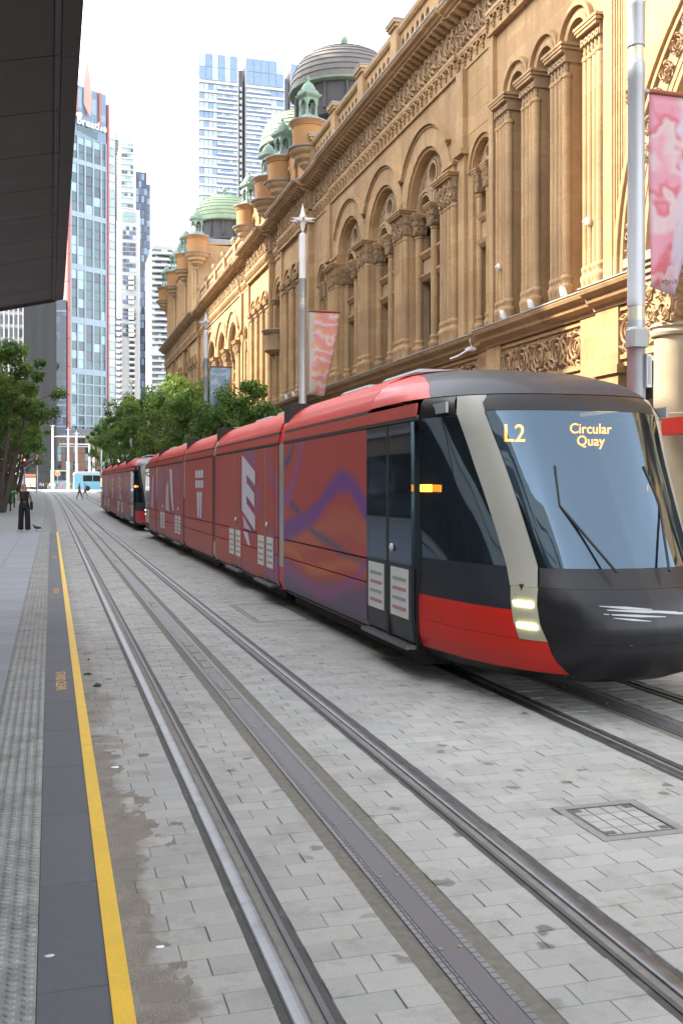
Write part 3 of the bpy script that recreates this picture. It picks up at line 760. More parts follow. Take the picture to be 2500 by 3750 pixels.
def triple(y0, n=3, pitch=1.72, xo=-.12, first=None, flip=False):
    """tall narrow arches between clustered shafts; y0 is the first cluster; returns the end"""
    yc = [y0 + pitch * i for i in range(n + 1)]; a, b = yc[0] - .9, yc[-1] + .9; x = 13.0 + xo
    ops = [('a', (p + q) / 2, .44, Z0, 13.46) for p, q in zip(yc, yc[1:])]
    qb(arch_wall(MB(), a, b, Z0, 15.62, x + .1, x + 1.5, ops, 14), 'arcade_wall', STONE)
    for o in ops:
        qb(MB().ring(o[1], 13.46, .455, .60, x + .03, x + .2, n=16), 'inner_archivolt', STONE, True)
        qb(MB().ring(o[1], 13.46, .74, .855, x - .05, x + .15, n=18), 'hood_mould', STONE, True)
        qb(MB().ring(o[1], 13.46, .6, .74, x + .06, x + .15, n=16), 'archivolt', STONE, True)
        w_ = window(o[1], .437, Z0 + .05, 13.44, x + 1.40)
        qb(MB().box(x + 1.25, x + 1.49, o[1] - .438, o[1] + .438, 9.6, 10.7), 'spandrel_panel', STONE)
    for k, y in enumerate(yc): column('T', y, x + .06, flip)
    for y in (a + .16, b - .16):          # end pilasters run up to the frieze
        r_ = MB(); r_.box(x - .04, x + .3, y - .15, y + .15, Z0, 15.62); qb(r_, 'pilaster', STONE)
    return a, b
def big_arches(piers, xo=0.0):
    x = 13.0 + xo; a, b = piers[0] - .75, piers[-1] + .75
    cen = [(p + q) / 2 for p, q in zip(piers, piers[1:])]; w = piers[1] - piers[0]; ro = 1.92
    qb(arch_wall(MB(), a, b, Z0, 15.62, x + .06, x + .5, [('a', c, ro, Z0, 12.25) for c in cen], 20), 'arcade_wall', STONE)
    for c in cen:
        for i in range(NV):
            t = -math.pi / 2 + math.pi * (i + .5) / NV
            qi('voussoir', VOUS, x + .02, c, 12.25, rot=(-t, 0, 0))
        qb(MB().ring(c, 12.25, 1.80, 1.925, x + .08, x + .5, n=28), 'inner_archivolt', STONE, True)
        lim = math.acos(min(.999, (w / 2 - .02) / 2.80))
        qb(MB().ring(c, 12.25, 2.56, 2.66, x - .04, x + .08, lim, math.pi - lim, 28), 'archivolt', STONE, True)
        qb(MB().ring(c, 12.25, 2.665, 2.82, x - .13, x + .08, lim, math.pi - lim, 28), 'hood_mould', STONE, True)
        # tympanum with two lights and an oculus
        ty = MB(); arch_wall(ty, c - 1.90, c + 1.90, 11.98, 12.4, x + .36, x + .72, [], 4)
        ty = MB(); n = 24; opz = [('a', c - .86, .60, 11.9, 12.15), ('a', c + .86, .60, 11.9, 12.15), ('c', c, 13.32, .36)]
        ys = sorted({round(c + 1.9 * math.sin(math.pi * (k / 44 - .5)), 4) for k in range(45)} | {round(o[1] + (o[3] if o[0] == 'c' else o[2]) * s, 4) for o in opz for s in [math.cos(math.pi * k / 12) for k in range(13)]})
        xf, xb = x + .38, x + .70
        for ya, yb in zip(ys, ys[1:]):
            def top(y): return 12.25 + math.sqrt(max(0, 1.9 ** 2 - (y - c) ** 2))
            la, lb = 11.98, 11.98; ym = (ya + yb) / 2
            for o in opz:
                h_ = o[3] if o[0] == 'c' else o[2]
                if abs(ym - o[1]) >= h_: continue
                if o[0] == 'c':
                    qa, q_b = math.sqrt(max(0, h_ ** 2 - (ya - c) ** 2)), math.sqrt(max(0, h_ ** 2 - (yb - c) ** 2)); ba, ta, bb, tb = 13.32 - qa, 13.32 + qa, 13.32 - q_b, 13.32 + q_b
                else: ba = bb = 11.98; ta = 12.15 + math.sqrt(max(0, h_ ** 2 - (ya - o[1]) ** 2)); tb = 12.15 + math.sqrt(max(0, h_ ** 2 - (yb - o[1]) ** 2))
                if ba - la > 1e-4 or bb - lb > 1e-4: ty.quad((xf, ya, la), (xf, yb, lb), (xf, yb, bb), (xf, ya, ba))
                ty.quad((xf, ya, ba), (xf, yb, bb), (xb, yb, bb), (xb, ya, ba)); ty.quad((xf, ya, ta), (xf, yb, tb), (xb, yb, tb), (xb, ya, ta)); la, lb = ta, tb
            ty.quad((xf, ya, la), (xf, yb, lb), (xf, yb, top(yb)), (xf, ya, top(ya)))
        qb(ty, 'tympanum', STONE_D)
        for s in (-1, 1):
            qb(MB().ring(c + s * .86, 12.15, .58, .66, x + .33, x + .5, n=16), 'light_archivolt', STONE_L, True)
            qb(MB().ring(c + s * .86, 12.15, .70, .80, x + .30, x + .45, n=16), 'light_hood', STONE_L, True)
            window(c + s * .86, .56, 10.75, 12.1, x + .74); window(c + s * .86, .62, Z0 + .3, 9.62, x + .76, False)
            p_ = MB(); p_.box(x + .52, x + .83, c + s * .86 - .62, c + s * .86 + .62, 9.85, 10.45); qb(p_, 'spandrel_panel', STONE_L)
            for zz in (9.62, 10.45):
                qb(MB().extr([(x + .9, zz), (x + .46, zz), (x + .40, zz + .08), (x + .34, zz + .16), (x + .34, zz + .23), (x + .9, zz + .23)], c + s * .86 - .62, c + s * .86 + .62), 'spandrel_mould', STONE)
            column('M', c + s * 1.62, x + .42); 
            for k in range(3):
                qi('scroll_carving', SCROLL, x + .39, c + s * (1.28 - .2 * k), 12.92 + .26 * k, sc=(.5, .3 * s, .3))
        qb(MB().ring(c, 13.32, .36, .46, x + .30, x + .5, 0, 2 * math.pi, 24), 'oculus_ring', STONE_L, True)
        qb(MB().ring(c, 13.32, .50, .60, x + .34, x + .45, 0, 2 * math.pi, 24), 'oculus_ring', STONE_L, True)
        column('M', c, x + .42)
        qb(MB().box(x + .84, x + .9, c - 1.9, c + 1.9, Z0, 14.3), 'recess_wall', STONE)
    for p in piers: column('B', p, x - .02)
    for i, p in enumerate(piers):
        r_ = MB(); r_.box(x - .05, x + .1, p - .44, p + .44, 12.40, 12.72); r_.box(x - .12, x + .1, p - .5, p + .5, 12.72, 12.84)
        if i in (0, len(piers) - 1): qb(r_, 'impost_block', STONE)
def paired(yc, a, b, xo=.12):
    """plain wall with a small two-light window under an oculus"""
    x = 13.0 + xo
    qb(arch_wall(MB(), a, b, Z0, 15.62, x, x + .4, [('a', yc, .84, Z0, 12.1)], 16), 'plain_wall', STONE)
    qb(MB().ring(yc, 12.1, .84, .95, x - .02, x + .2, n=20), 'archivolt', STONE, True)
    qb(MB().ring(yc, 12.1, .97, 1.1, x - .09, x + .1, n=20), 'hood_mould', STONE, True)
    ty = MB(); arch_wall(ty, yc - .845, yc + .845, 11.9, 12.96, x + .22, x + .4, [('a', yc - .42, .28, 11.9, 12.0), ('a', yc + .42, .28, 11.9, 12.0), ('c', yc, 12.55, .17)], 10)
    qb(ty, 'tympanum', STONE_D)
    for s in (-1, 1):
        qb(MB().ring(yc + s * .42, 12.0, .27, .36, x + .17, x + .3, n=12), 'light_archivolt', STONE_L, True)
        window(yc + s * .42, .27, 10.7, 11.9, x + .42); window(yc + s * .42, .3, Z0 + .2, 9.6, x + .42, False)
        p_ = MB(); p_.box(x + .24, x + .5, yc + s * .42 - .36, yc + s * .42 + .36, 9.85, 10.45); qb(p_, 'spandrel_panel', STONE_L)
        for zz in (9.62, 10.45): qb(MB().extr([(x + .5, zz), (x + .2, zz), (x + .12, zz + .1), (x + .08, zz + .22), (x + .5, zz + .22)], yc + s * .42 - .36, yc + s * .42 + .36), 'spandrel_mould', STONE)
    qb(MB().ring(yc, 12.55, .17, .25, x + .15, x + .3, 0, 2 * math.pi, 16), 'oculus_ring', STONE_L, True)
    for s in (-.76, 0, .76):
        c_ = column('M', yc + s, x + .22); c_.scale = (.72, .72, 1)
    qb(MB().box(x + .48, x + .56, yc - .84, yc + .84, Z0, 13), 'recess_wall', STONE)
    # coursed blocks standing slightly proud on the flat wall
    for k in range(16):
        z = Z0 + .03 + .56 * k
        if z + .56 > 15.6: break
        for (p, q_) in ((a, yc - 1.12), (yc + 1.12, b)):
            L = q_ - p; 
            if L < .15: continue
            m_ = 1 if L < 1.0 else 2; o_ = (k % 2) * .5
            cuts = [p] + ([p + L * (.35 + .3 * (k % 2))] if m_ == 2 else []) + [q_]
            for u_, v_ in zip(cuts, cuts[1:]): qi('stone_block', BLOCK, x - .012, (u_ + v_) / 2, z + .275, sc=(1, v_ - u_ - .008, .548))
        if z > 13.3:
            n_ = 3
            for i in range(n_):
                u_ = yc - 1.12 + 2.24 * i / n_; qi('stone_block', BLOCK, x - .012, u_ + 2.24 / n_ / 2, z + .275, sc=(1, 2.24 / n_ - .008, .548))
bk = MB().box(0, .02, -.5, .5, -.5, .5); BLOCK = bk.mesh('stone_block', STONE)
def strip_pilaster(y0, y1, xo):
    x = 13 + xo
    qb(MB().box(x - .16, x + .4, y0, y1, 12.9, 15.62), 'pilaster', STONE); qb(MB().box(x - .1, x + .4, y0 + .02, y1 - .02, Z0, 12.9), 'pilaster_foot', STONE)
    qb(MB().box(x - .26, x + .4, y0 - .06, y1 + .06, 12.82, 13.0), 'pilaster_band', STONE)
    m_ = leaf_capital((y1 - y0) / 2, .12, .95, 2); qi('carved_block', m_, x + .02, (y0 + y1) / 2, 16.35)

# --- the sequence along the street
big_arches([31.8, 36.62, 41.44, 46.26])
big_arches([71.75, 76.85, 81.95, 87.05])
T1 = triple(22.25); T2 = triple(51.55, pitch=1.66); T3 = triple(61.25, pitch=1.78); T4 = triple(92.6, pitch=1.7); T5 = triple(103.2, pitch=1.7); T6 = triple(112.6, pitch=1.6)
paired(29.3, T1[1], 30.55); strip_pilaster(30.55, 31.12, .1)
paired(48.75, 47.55, 50.1); strip_pilaster(46.95, 47.55, .1)
paired(69.2, T3[1], 70.45); strip_pilaster(70.45, 71.02, .1)
paired(89.4, 88.2, T4[0]); strip_pilaster(87.75, 88.2, .1)
qb(MB().box(13.1, 13.5, 50.1, T2[0], Z0, 15.62), 'plain_wall', STONE)
# balcony bays between the tall arcades
def balcony(a, b):
    x = 13.15; yc = (a + b) / 2
    qb(arch_wall(MB(), a, b, Z0, 15.62, x, x + .5, [('a', yc, .95, 11.2, 13.2), ('r', yc, .8, Z0, 9.9)], 16), 'balcony_wall', STONE)
    qb(MB().ring(yc, 13.2, .97, 1.2, x - .08, x + .2, n=20), 'archivolt', STONE, True)
    qb(MB().ring(yc, 13.2, 1.22, 1.36, x - .14, x + .1, n=20), 'hood_mould', STONE, True)
    window(yc, .9, 11.2, 13.1, x + .35); window(yc, .78, Z0 + .1, 9.9, x + .3, False)
    bl = MB().lathe([(.55, 9.75), (.95, 10.0), (.95, 10.08), (.88, 10.1), (.88, 10.95), (.98, 11.0), (1.05, 11.12)], 0, 0, 20, math.pi / 2, 1.5 * math.pi)
    bl.v = [(v[0] + x, v[1] + yc, v[2]) for v in bl.v]; qb(bl, 'balcony_front', STONE_D, True)
    cp = MB().lathe([(1.02, 11.12), (1.1, 11.16), (1.1, 11.22), (.0, 11.24)], 0, 0, 20, math.pi / 2, 1.5 * math.pi); cp.v = [(v[0] + x, v[1] + yc, v[2]) for v in cp.v]; qb(cp, 'balcony_coping', LEAD, True)
    for s in (-1, -.33, .33, 1):
        c_ = column('M', yc + s * .75, x - .35 + .25 * abs(s)); c_.scale = (.7, .7, .83); c_.location.z = 1.15
    for s in (-1, 1): c_ = column('M', yc + s * .9, x - .05); c_.scale = (.7, .7, .36); c_.location.z = 8.85
balcony(T2[1], T3[0]); balcony(T4[1], T5[0]); balcony(T5[1], T6[0])
END = T6[1]
for (a, b, xo) in ((7.5, 21.2, -.25), (21.18, 28.25, -.2), (28.23, 31.16, .1), (31.14, 46.95, 0), (46.93, 50.5, .1), (50.48, 57.6, -.2), (57.58, 60.3, .1), (60.28, 67.6, -.2), (67.58, 71.1, .1), (71.08, 87.7, 0), (87.68, 91.6, .1), (91.58, END, -.2)):
    entablature(a, b, xo)
parapet(28.3, 50.3, .1); parapet(68, 91, .1); parapet(8, 28.2, -.15)
qb(MB().box(14.62, 41, 7.5, END, 0, 17.8), 'body', STONE); qb(MB().box(13.5, 14.6, 7.5, END, 15.7, 17.8), 'roof_slab', STONE)
# lower storey: cornice at first-floor level, carved panels, piers and shop windows
for (a, b, xo) in ((7.5, 21.6, -.35), (21.58, 28.3, -.18), (28.28, 50.6, -.02), (50.58, 67.5, -.18), (67.48, 91.6, -.02), (91.58, END, -.18)):
    x = 13 + xo
    qb(MB().extr([(x + .8, 6.12), (x - .1, 6.12), (x - .12, 6.22), (x - .3, 6.3), (x - .34, 6.42), (x - .48, 6.5), (x - .52, 6.58), (x - .52, 6.62), (x + .8, 6.655)], a, b), 'first_floor_cornice', STONE)
    qb(MB().extr([(x - .545, 6.624), (x - .545, 6.66), (x + .2, 6.69), (x + .2, 6.655)], a, b), 'lead_flashing', LEAD)
    qb(MB().box(x + .05, x + .7, a, b, 4.7, 6.12), 'lower_frieze', STONE)
    n = max(1, int((b - a) / 5.2)); w = (b - a) / n
    for i in range(n + 1):
        yp = a + w * i; yp = min(max(yp, a + .52), b - .52)
        qb(MB().box(x - .06, x + .6, yp - .5, yp + .5, .1, 6.12), 'pier', STONE); qb(MB().box(x - .14, x + .6, yp - .58, yp + .58, 4.55, 4.75), 'impost_band', STONE)
    for i in range(n):
        y0_, y1_ = a + w * i + .75, a + w * (i + 1) - .75
        fr = MB()
        for (p, q_, r_, s_) in ((y0_, y1_, 5.98, 6.08), (y0_, y1_, 4.86, 4.96), (y0_, y0_ + .1, 4.96, 5.98), (y1_ - .1, y1_, 4.96, 5.98)): fr.box(x - .02, x + .06, p, q_, r_, s_)
        qb(fr, 'panel_frame', STONE)
        m_ = max(2, int((y1_ - y0_ - .2) / 1.0)); v_ = (y1_ - y0_ - .2) / m_
        for k in range(m_): qi('scroll_carving', SCROLL, x + .045, y0_ + .1 + v_ * (k + .5), 5.47, sc=(1.1, (1 if k % 2 else -1) * v_ / 1.06, 1.02))
        sw = empty('shop_window', (x + .55 - 13, (y0_ + y1_) / 2 - 60, 0), parent=Q)
        MB().box(0, .04, -(y1_ - y0_) / 2, (y1_ - y0_) / 2, .5, 4.4).build('pane', GLASS_D, sw)
        MB().box(-.08, .0, -(y1_ - y0_) / 2, (y1_ - y0_) / 2, 4.4, 4.7).build('head', WINFRAME, sw); MB().box(-.06, .0, -.05, .05, .5, 4.4).build('mullion', WINFRAME, sw)
# great entrance arch at the near end
ZC, YCc, RR = 6.9, 14.1, 5.7
x = 12.78
qb(arch_wall(MB(), 7.5, 21.3, Z0, 15.62, x + .02, x + .9, [('a', YCc, RR, Z0, ZC)], 40), 'entrance_wall', STONE)
for (r0, r1, dx, m_) in ((5.7, 5.85, .06, STONE), (5.85, 6.0, .0, STONE), (6.0, 6.45, -.02, STONE_L), (6.45, 6.55, -.1, STONE), (6.55, 6.66, -.06, STONE), (6.66, 6.8, -.13, STONE), (6.8, 6.9, -.04, STONE)):
    qb(MB().ring(YCc, ZC, r0 + .002, r1, x + dx, x + .2, n=56), 'archivolt', m_, True)
for k in range(34):
    t = math.pi * (k + .5) / 34; rr_ = 6.225
    qi('scroll_carving', SCROLL, x - .03, YCc + rr_ * math.cos(t), ZC + rr_ * math.sin(t), rot=(t, 0, 0), sc=(.7, .42 * (1 if k % 2 else -1), .5))
for i in range(6):            # sunk panel mouldings round the spandrel
    o_ = .09 * i
    f_ = MB(); f_.box(x - .05 + .012 * i, x + .03, 21.12 - o_ - .05, 21.12 - o_, Z0 + .02, 14.9 - o_); f_.box(x - .05 + .012 * i, x + .03, 8, 21.12 - o_ - .051, 14.85 - o_, 14.9 - o_); qb(f_, 'panel_moulding', STONE)
for k in range(9): qi('scroll_carving', SCROLL, x - .01, 20.25 - .05 * k, 10.9 + .42 * k, sc=(.9, .42 * (1 if k % 2 else -1), .42))
for k in range(7): qi('scroll_carving', SCROLL, x - .01, 19.6 - .45 * k, 14.2, sc=(.9, .42 * (1 if k % 2 else -1), .42))
# inner arches of the entrance
qb(arch_wall(MB(), YCc - 5.68, YCc + 5.68, Z0, 13, x + .88, x + 1.3, [('a', YCc + 3.7, 1.55, Z0, 8.2), ('a', YCc, 1.55, Z0, 8.2), ('a', YCc - 3.7, 1.55, Z0, 8.2)], 20), 'entrance_screen', STONE)
for s in (-3.7, 0, 3.7):
    for (r0, r1, dx) in ((1.56, 1.7, .0), (1.7, 1.85, -.06), (1.85, 2.0, -.1), (2.0, 2.1, -.03)): qb(MB().ring(YCc + s, 8.2, r0, r1, x + .86 + dx, x + .95, n=28), 'screen_archivolt', STONE_L, True)
    window(YCc + s, 1.5, Z0 + .3, 8.1, x + 1.25)
# big entrance columns
GRC = pm('weathered_grey_sandstone', (.42, .36, .25), .85, var=.16, scale=1.6, bmp=.3, dirt=((.28, .25, .18), 2.5, .55, 2))
cape = leaf_capital(.54, .54, .95, 3)
for y in (17.95, 10.2):
    c_ = empty('entrance_column', (12.35 - 13, y - 60, 0), parent=Q)
    MB().lathe([(.62, .1), (.62, .7), (.66, .75), (.66, .9), (.56, 1.0), (.52, 1.1), (.47, 3.2), (.47, 3.28), (.5, 3.3), (.5, 3.4), (.465, 3.42), (.455, 4.98), (.52, 5.0), (.54, 5.06), (.5, 5.14), (.55, 5.18), (.52, 5.25)], seg=28).build('shaft', GRC, c_, smooth=True)
    inst('carving', cape, (0, 0, 5.25), (0, 0, R(0)), parent=c_)
    ab = MB()
    for (k, p, q_) in ((.6, 6.18, 6.3), (.66, 6.3, 6.42), (.72, 6.42, 6.52), (.78, 6.52, 6.7)): ab.box(-k, .4, -k, k, p, q_)
    ab.build('abacus', GRC, c_)
# red shop sign board hung at the entrance
qb(MB().box(11.75, 11.95, 15.6, 17.6, 2.95, 3.28), 'red_sign_board', pm('red_sign', (.5, .03, .02), .4))

# --- turrets and domes
COPPER = pm('verdigris_copper', (.20, .295, .235), .6, var=.22, scale=3, dirt=((.12, .16, .13), 1.8, .55, 3))
COPPER_P = pm('pale_copper', (.27, .36, .235), .55, var=.2, scale=1.2, dirt=((.24, .30, .2), 1.0, .55, 3))
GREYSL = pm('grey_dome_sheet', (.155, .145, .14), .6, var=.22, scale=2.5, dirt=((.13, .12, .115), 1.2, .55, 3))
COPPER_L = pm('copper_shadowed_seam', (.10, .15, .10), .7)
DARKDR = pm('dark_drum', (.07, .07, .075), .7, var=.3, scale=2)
def turret_proto():
    t = empty('turret', (0, 0, 0), parent=Q)
    MB().lathe([(.0, -.15), (.12, -.1), (.18, .05), (.2, .12), (.42, .3), (.5, .36), (.52, .48), (.72, .62), (.76, .74), (.74, .80), (.92, .92), (.98, 1.0), (1.0, 1.12), (1.02, 1.14)], seg=26).build('corbel', STONE, t, smooth=True, ang=30)
    MB().lathe([(1.1, 1.14), (1.12, 1.2), (.82, 1.24)], seg=26).build('lead_ring', LEAD, t, smooth=True)
    MB().lathe([(.84, 1.2), (.84, 2.3), (.88, 2.32), (.9, 2.42), (.98, 2.5), (1.0, 2.56), (.3, 2.6)], seg=26).build('drum', ORANGE, t, smooth=True, ang=35)
    MB().lathe([(1.03, 2.56), (1.03, 2.62), (.4, 2.66)], seg=26).build('lead_ring', LEAD, t, smooth=True)
    c = empty('cupola', (0, 0, 2.64), R(20), parent=t); c.scale = (.84, .84, .86)
    b = MB()
    b.lathe([(.78, 0), (.78, .14), (.72, .2), (.66, .34), (.6, .38)], seg=4, a0=R(45), a1=R(405))
    b.build('plinth', COPPER, c)
    for sx in (-1, 1):
        for sy in (-1, 1):
            MB().lathe([(.11, .38), (.11, .48), (.085, .52), (.075, .95), (.11, 1.0), (.11, 1.06)], sx * .34, sy * .34, 8).build('post', COPPER, c, smooth=True)
    a_ = MB()
    for k in range(4):
        t_ = MB(); arch_wall(t_, -.42, .42, 1.06, 1.42, -.43, -.30, [('a', 0, .25, 1.06, 1.08)], 10)
        ca, sa = math.cos(k * math.pi / 2), math.sin(k * math.pi / 2)
        a_.add([(v[0] * ca - v[1] * sa, v[0] * sa + v[1] * ca, v[2]) for v in t_.v], t_.f)
    a_.build('arches', COPPER, c)
    MB().lathe([(.62, 1.40), (.66, 1.46), (.74, 1.5), (.84, 1.6), (.84, 1.66), (.5, 1.7)], seg=4, a0=R(45), a1=R(405)).build('eaves', COPPER, c)
    for k in range(4):
        g_ = MB().ring(0, 1.64, .0, .4, -.60, -.35, n=10); ca, sa = math.cos(k * math.pi / 2), math.sin(k * math.pi / 2)
        g_.v = [(v[0] * ca - v[1] * sa, v[0] * sa + v[1] * ca, 1.64 + (v[2] - 1.64) * .6) for v in g_.v]; g_.build('gable', COPPER, c)
    MB().lathe([(.52, 1.66), (.5, 1.86), (.43, 2.1), (.3, 2.32), (.14, 2.44), (.08, 2.5), (.06, 2.56), (.1, 2.62), (.08, 2.7), (.03, 2.76), (.0, 2.9)], seg=12).build('roof', COPPER, c, smooth=True, ang=50)
    return t
TP = turret_proto(); first = [True]
def turret(y, x=12.9, z=18.25, s=1.0):
    t = TP if first[0] else copy_tree(TP, Q); first[0] = False
    t.location = (x - 13, y - 60, z); t.scale = (s, s, s); return t
def dome(x, y, zr, r, h, mat, ribs=True):
    d = empty('dome', (x - 13, y - 60, 0), parent=Q); n = 11
    prof = []
    for k in range(n):
        t0, t1 = k / n, (k + 1) / n
        f = lambda t: (r * math.cos(t * math.pi / 2 * .93) ** .72, zr + h * math.sin(t * math.pi / 2) ** .95)
        (ra, za), (rb, zb) = f(t0), f(t1)
        prof += [(ra + .05, za), (rb + .075, zb - .012), (rb + .02, zb)]
    MB().lathe(prof + [(.3, zr + h + .02)], seg=40).build('shell', mat, d, smooth=True, ang=25)
    for k in range(1, n):
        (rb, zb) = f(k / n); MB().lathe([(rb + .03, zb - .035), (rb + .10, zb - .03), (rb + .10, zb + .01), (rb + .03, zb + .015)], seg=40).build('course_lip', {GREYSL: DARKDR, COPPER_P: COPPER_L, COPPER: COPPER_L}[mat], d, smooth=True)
    for k in range(32):
        a = 2 * math.pi * k / 32; MB().tube([((f(t)[0] + .04) * math.cos(a), (f(t)[0] + .04) * math.sin(a), f(t)[1]) for t in (0, .15, .3, .45, .6, .75, .9)], .018, 4).build('seam', mat, d)
    MB().lathe([(r + .04, zr - .16), (r + .14, zr - .12), (r + .16, zr - .02), (r + .02, zr + .02)], seg=40).build('rim', COPPER, d, smooth=True)
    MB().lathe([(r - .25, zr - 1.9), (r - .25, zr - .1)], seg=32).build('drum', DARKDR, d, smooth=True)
    for k in range(14):
        a = 2 * math.pi * k / 14
        MB().lathe([(.1, zr - 1.6), (.1, zr - .2)], (r - .2) * math.cos(a), (r - .2) * math.sin(a), 6).build('drum_post', DARKDR, d)
    MB().lathe([(.28, zr + h - .05), (.2, zr + h + .1), (.1, zr + h + .2), (.1, zr + h + .4), (.16, zr + h + .42), (.1, zr + h + .46), (.17, zr + h + .56), (.23, zr + h + .7), (.23, zr + h + .8), (.17, zr + h + .95), (.06, zr + h + 1.03), (0, zr + h + 1.12)], seg=14).build('finial', COPPER, d, smooth=True)
    for k in range(8):
        a = 2 * math.pi * k / 8 + .2; e_ = MB().lathe([(.22, 0), (.2, .12), (.1, .22), (0, .25)], 0, 0, 8); zz = zr + h * .90; rr_ = r * .50
        e_.v = [(v[0] + rr_ * math.cos(a), v[1] + rr_ * math.sin(a), v[2] * .8 + zz) for v in e_.v]; e_.build('vent', mat, d, smooth=True)
    return d
for y in (50.9, 57.0, 60.9, 67.3): turret(y)
for y in (92.3, 99.9, 108.5, 117.2): turret(y, 12.85, 21.9, 1.12)
dome(15.9, 54.6, 24.0, 2.95, 2.35, GREYSL); dome(15.9, 64.2, 24.0, 2.75, 2.3, COPPER_P); dome(16.2, 97.0, 27.3, 2.85, 2.7, COPPER_P); dome(16.2, 112.0, 27.3, 2.85, 2.7, COPPER)
# attic blocks under the domes
def attic(y0, y1, z1, cols=False):
    x = 13.0
    n = 3; w = (y1 - y0) / n
    qb(arch_wall(MB(), y0, y1, 18.3, z1, x, x + 5.5, [('a', y0 + w * (i + .5), .34, 18.9, z1 - 1.05) for i in range(n)], 10), 'attic_wall', STONE if cols else ORANGE)
    for i in range(n):
        qb(MB().ring(y0 + w * (i + .5), z1 - 1.05, .36, .5, x - .06, x + .1, n=14), 'attic_archivolt', STONE, True); window(y0 + w * (i + .5), .32, 18.9, z1 - 1.1, x + .35)
    qb(MB().extr([(x + .1, z1), (x - .06, z1), (x - .2, z1 + .12), (x - .22, z1 + .2), (x + 5.6, z1 + .26)], y0, y1), 'attic_cornice', STONE)
    qb(MB().box(x + .3, x + 5.2, y0 + .3, y1 - .3, z1 + .2, z1 + .7), 'attic_roof', LEAD)
    if cols:
        m_ = int((y1 - y0) / .42)
        for i in range(m_): 
            if i % 5 != 4: qb(MB().lathe([(.12, 18.4), (.12, 18.8), (.08, 18.85), (.08, z1 - .6), (.12, z1 - .5), (.13, z1 - .3)], x - .1, y0 + .42 * (i + .5), 8), 'attic_shaft', STONE, True)
attic(51.4, 56.6, 20.6); attic(61.2, 66.9, 20.6); attic(92.6, 99.6, 24.2, True); attic(100.4, 108.0, 23.6, True); attic(109, 117, 24.2, True)
qb(MB().box(13.2, 19, 57.4, 60.4, 18.3, 19.6), 'attic_link', ORANGE)
# flagpoles on the roof
for (px, d) in ((1316, 60), (1445, 62)):
    X, Y = W(px, d); qb(MB().lathe([(.05, 18), (.045, 40)], X, Y, 8), 'flagpole', WHITE)
# ------------------------------------------------------------------ trams
TX = 4.7675                        # middle of the far track
RED = pm('tram_bright_red', (.58, .020, .010), .42, var=.06, scale=1.5, coat=.12, spec=.35)
REDW = pm('tram_wrap_red', (.42, .055, .04), .5, var=.10, scale=1.1, coat=.08, spec=.3)
REDS = pm('tram_wrap_red_shoulder', (.54, .035, .022), .55, var=.08, scale=1.1, coat=.06, spec=.3)
CHAR = pm('tram_charcoal', (.022, .026, .034), .45, var=.1, scale=2, coat=.08, spec=.3)
BLACK = pm('tram_black', (.008, .008, .010), .4, var=.1, coat=.1, spec=.4)
CREAM = pm('tram_cream_pillar', (.34, .33, .285), .4, var=.06, coat=.3)
RUBB = pm('tram_black_rubber', (.02, .02, .02), .7)
ROOFG = pm('tram_roof_grey', (.25, .26, .28), .5, var=.12, scale=3)
UNDER = pm('tram_underframe', (.015, .015, .015), .9)
SIGNW = pm('notice_white', (.62, .64, .62), .5, var=.05)
SIGNG = pm('notice_grey', (.30, .32, .32), .5)
LILAC = pm('wrap_lilac', (.50, .44, .58), .45, var=.12, scale=4)
PALEL = pm('wrap_pale_lilac', (.60, .57, .64), .45, var=.08, scale=4)
TAN = pm('tan_door_rubber', (.27, .18, .10), .6, var=.1)
YELB = pm('yellow_grab_rail', (.75, .55, .04), .4)
def lamp(name, col, e): 
    m, nt, p = newmat(name); p.inputs['Base Color'].default_value = (*col, 1); p.inputs['Emission Color'].default_value = (*col, 1); p.inputs['Emission Strength'].default_value = e; return m
LEDO = lamp('amber_led', (1, .30, .01), 5.0); HEADL = lamp('lit_headlamp', (1, .93, .6), 4.0); INDIC = lamp('amber_indicator', (1, .30, .02), 1.3); TAILR = lamp('red_signal', (1, .04, .02), 5)
def tram_glass():
    m, nt, p = newmat('tram_tinted_glass')
    p.inputs['Base Color'].default_value = (.012, .018, .02, 1); p.inputs['Roughness'].default_value = .03; p.inputs['Specular IOR Level'].default_value = .5; p.inputs['IOR'].default_value = 2.8; p.inputs['Specular Tint'].default_value = (.55, .77, 1.0, 1)  # specular tint puts the blue of a reflected sky into the glass
    tr = nt.nodes.new('ShaderNodeBsdfTransparent'); tr.inputs[0].default_value = (.55, .63, .62, 1)
    mx = nt.nodes.new('ShaderNodeMixShader'); mx.inputs[0].default_value = .8
    out = nt.nodes['Material Output']; nt.links.new(tr.outputs[0], mx.inputs[1]); nt.links.new(p.outputs[0], mx.inputs[2]); nt.links.new(mx.outputs[0], out.inputs[0]); return m
TGL = tram_glass()
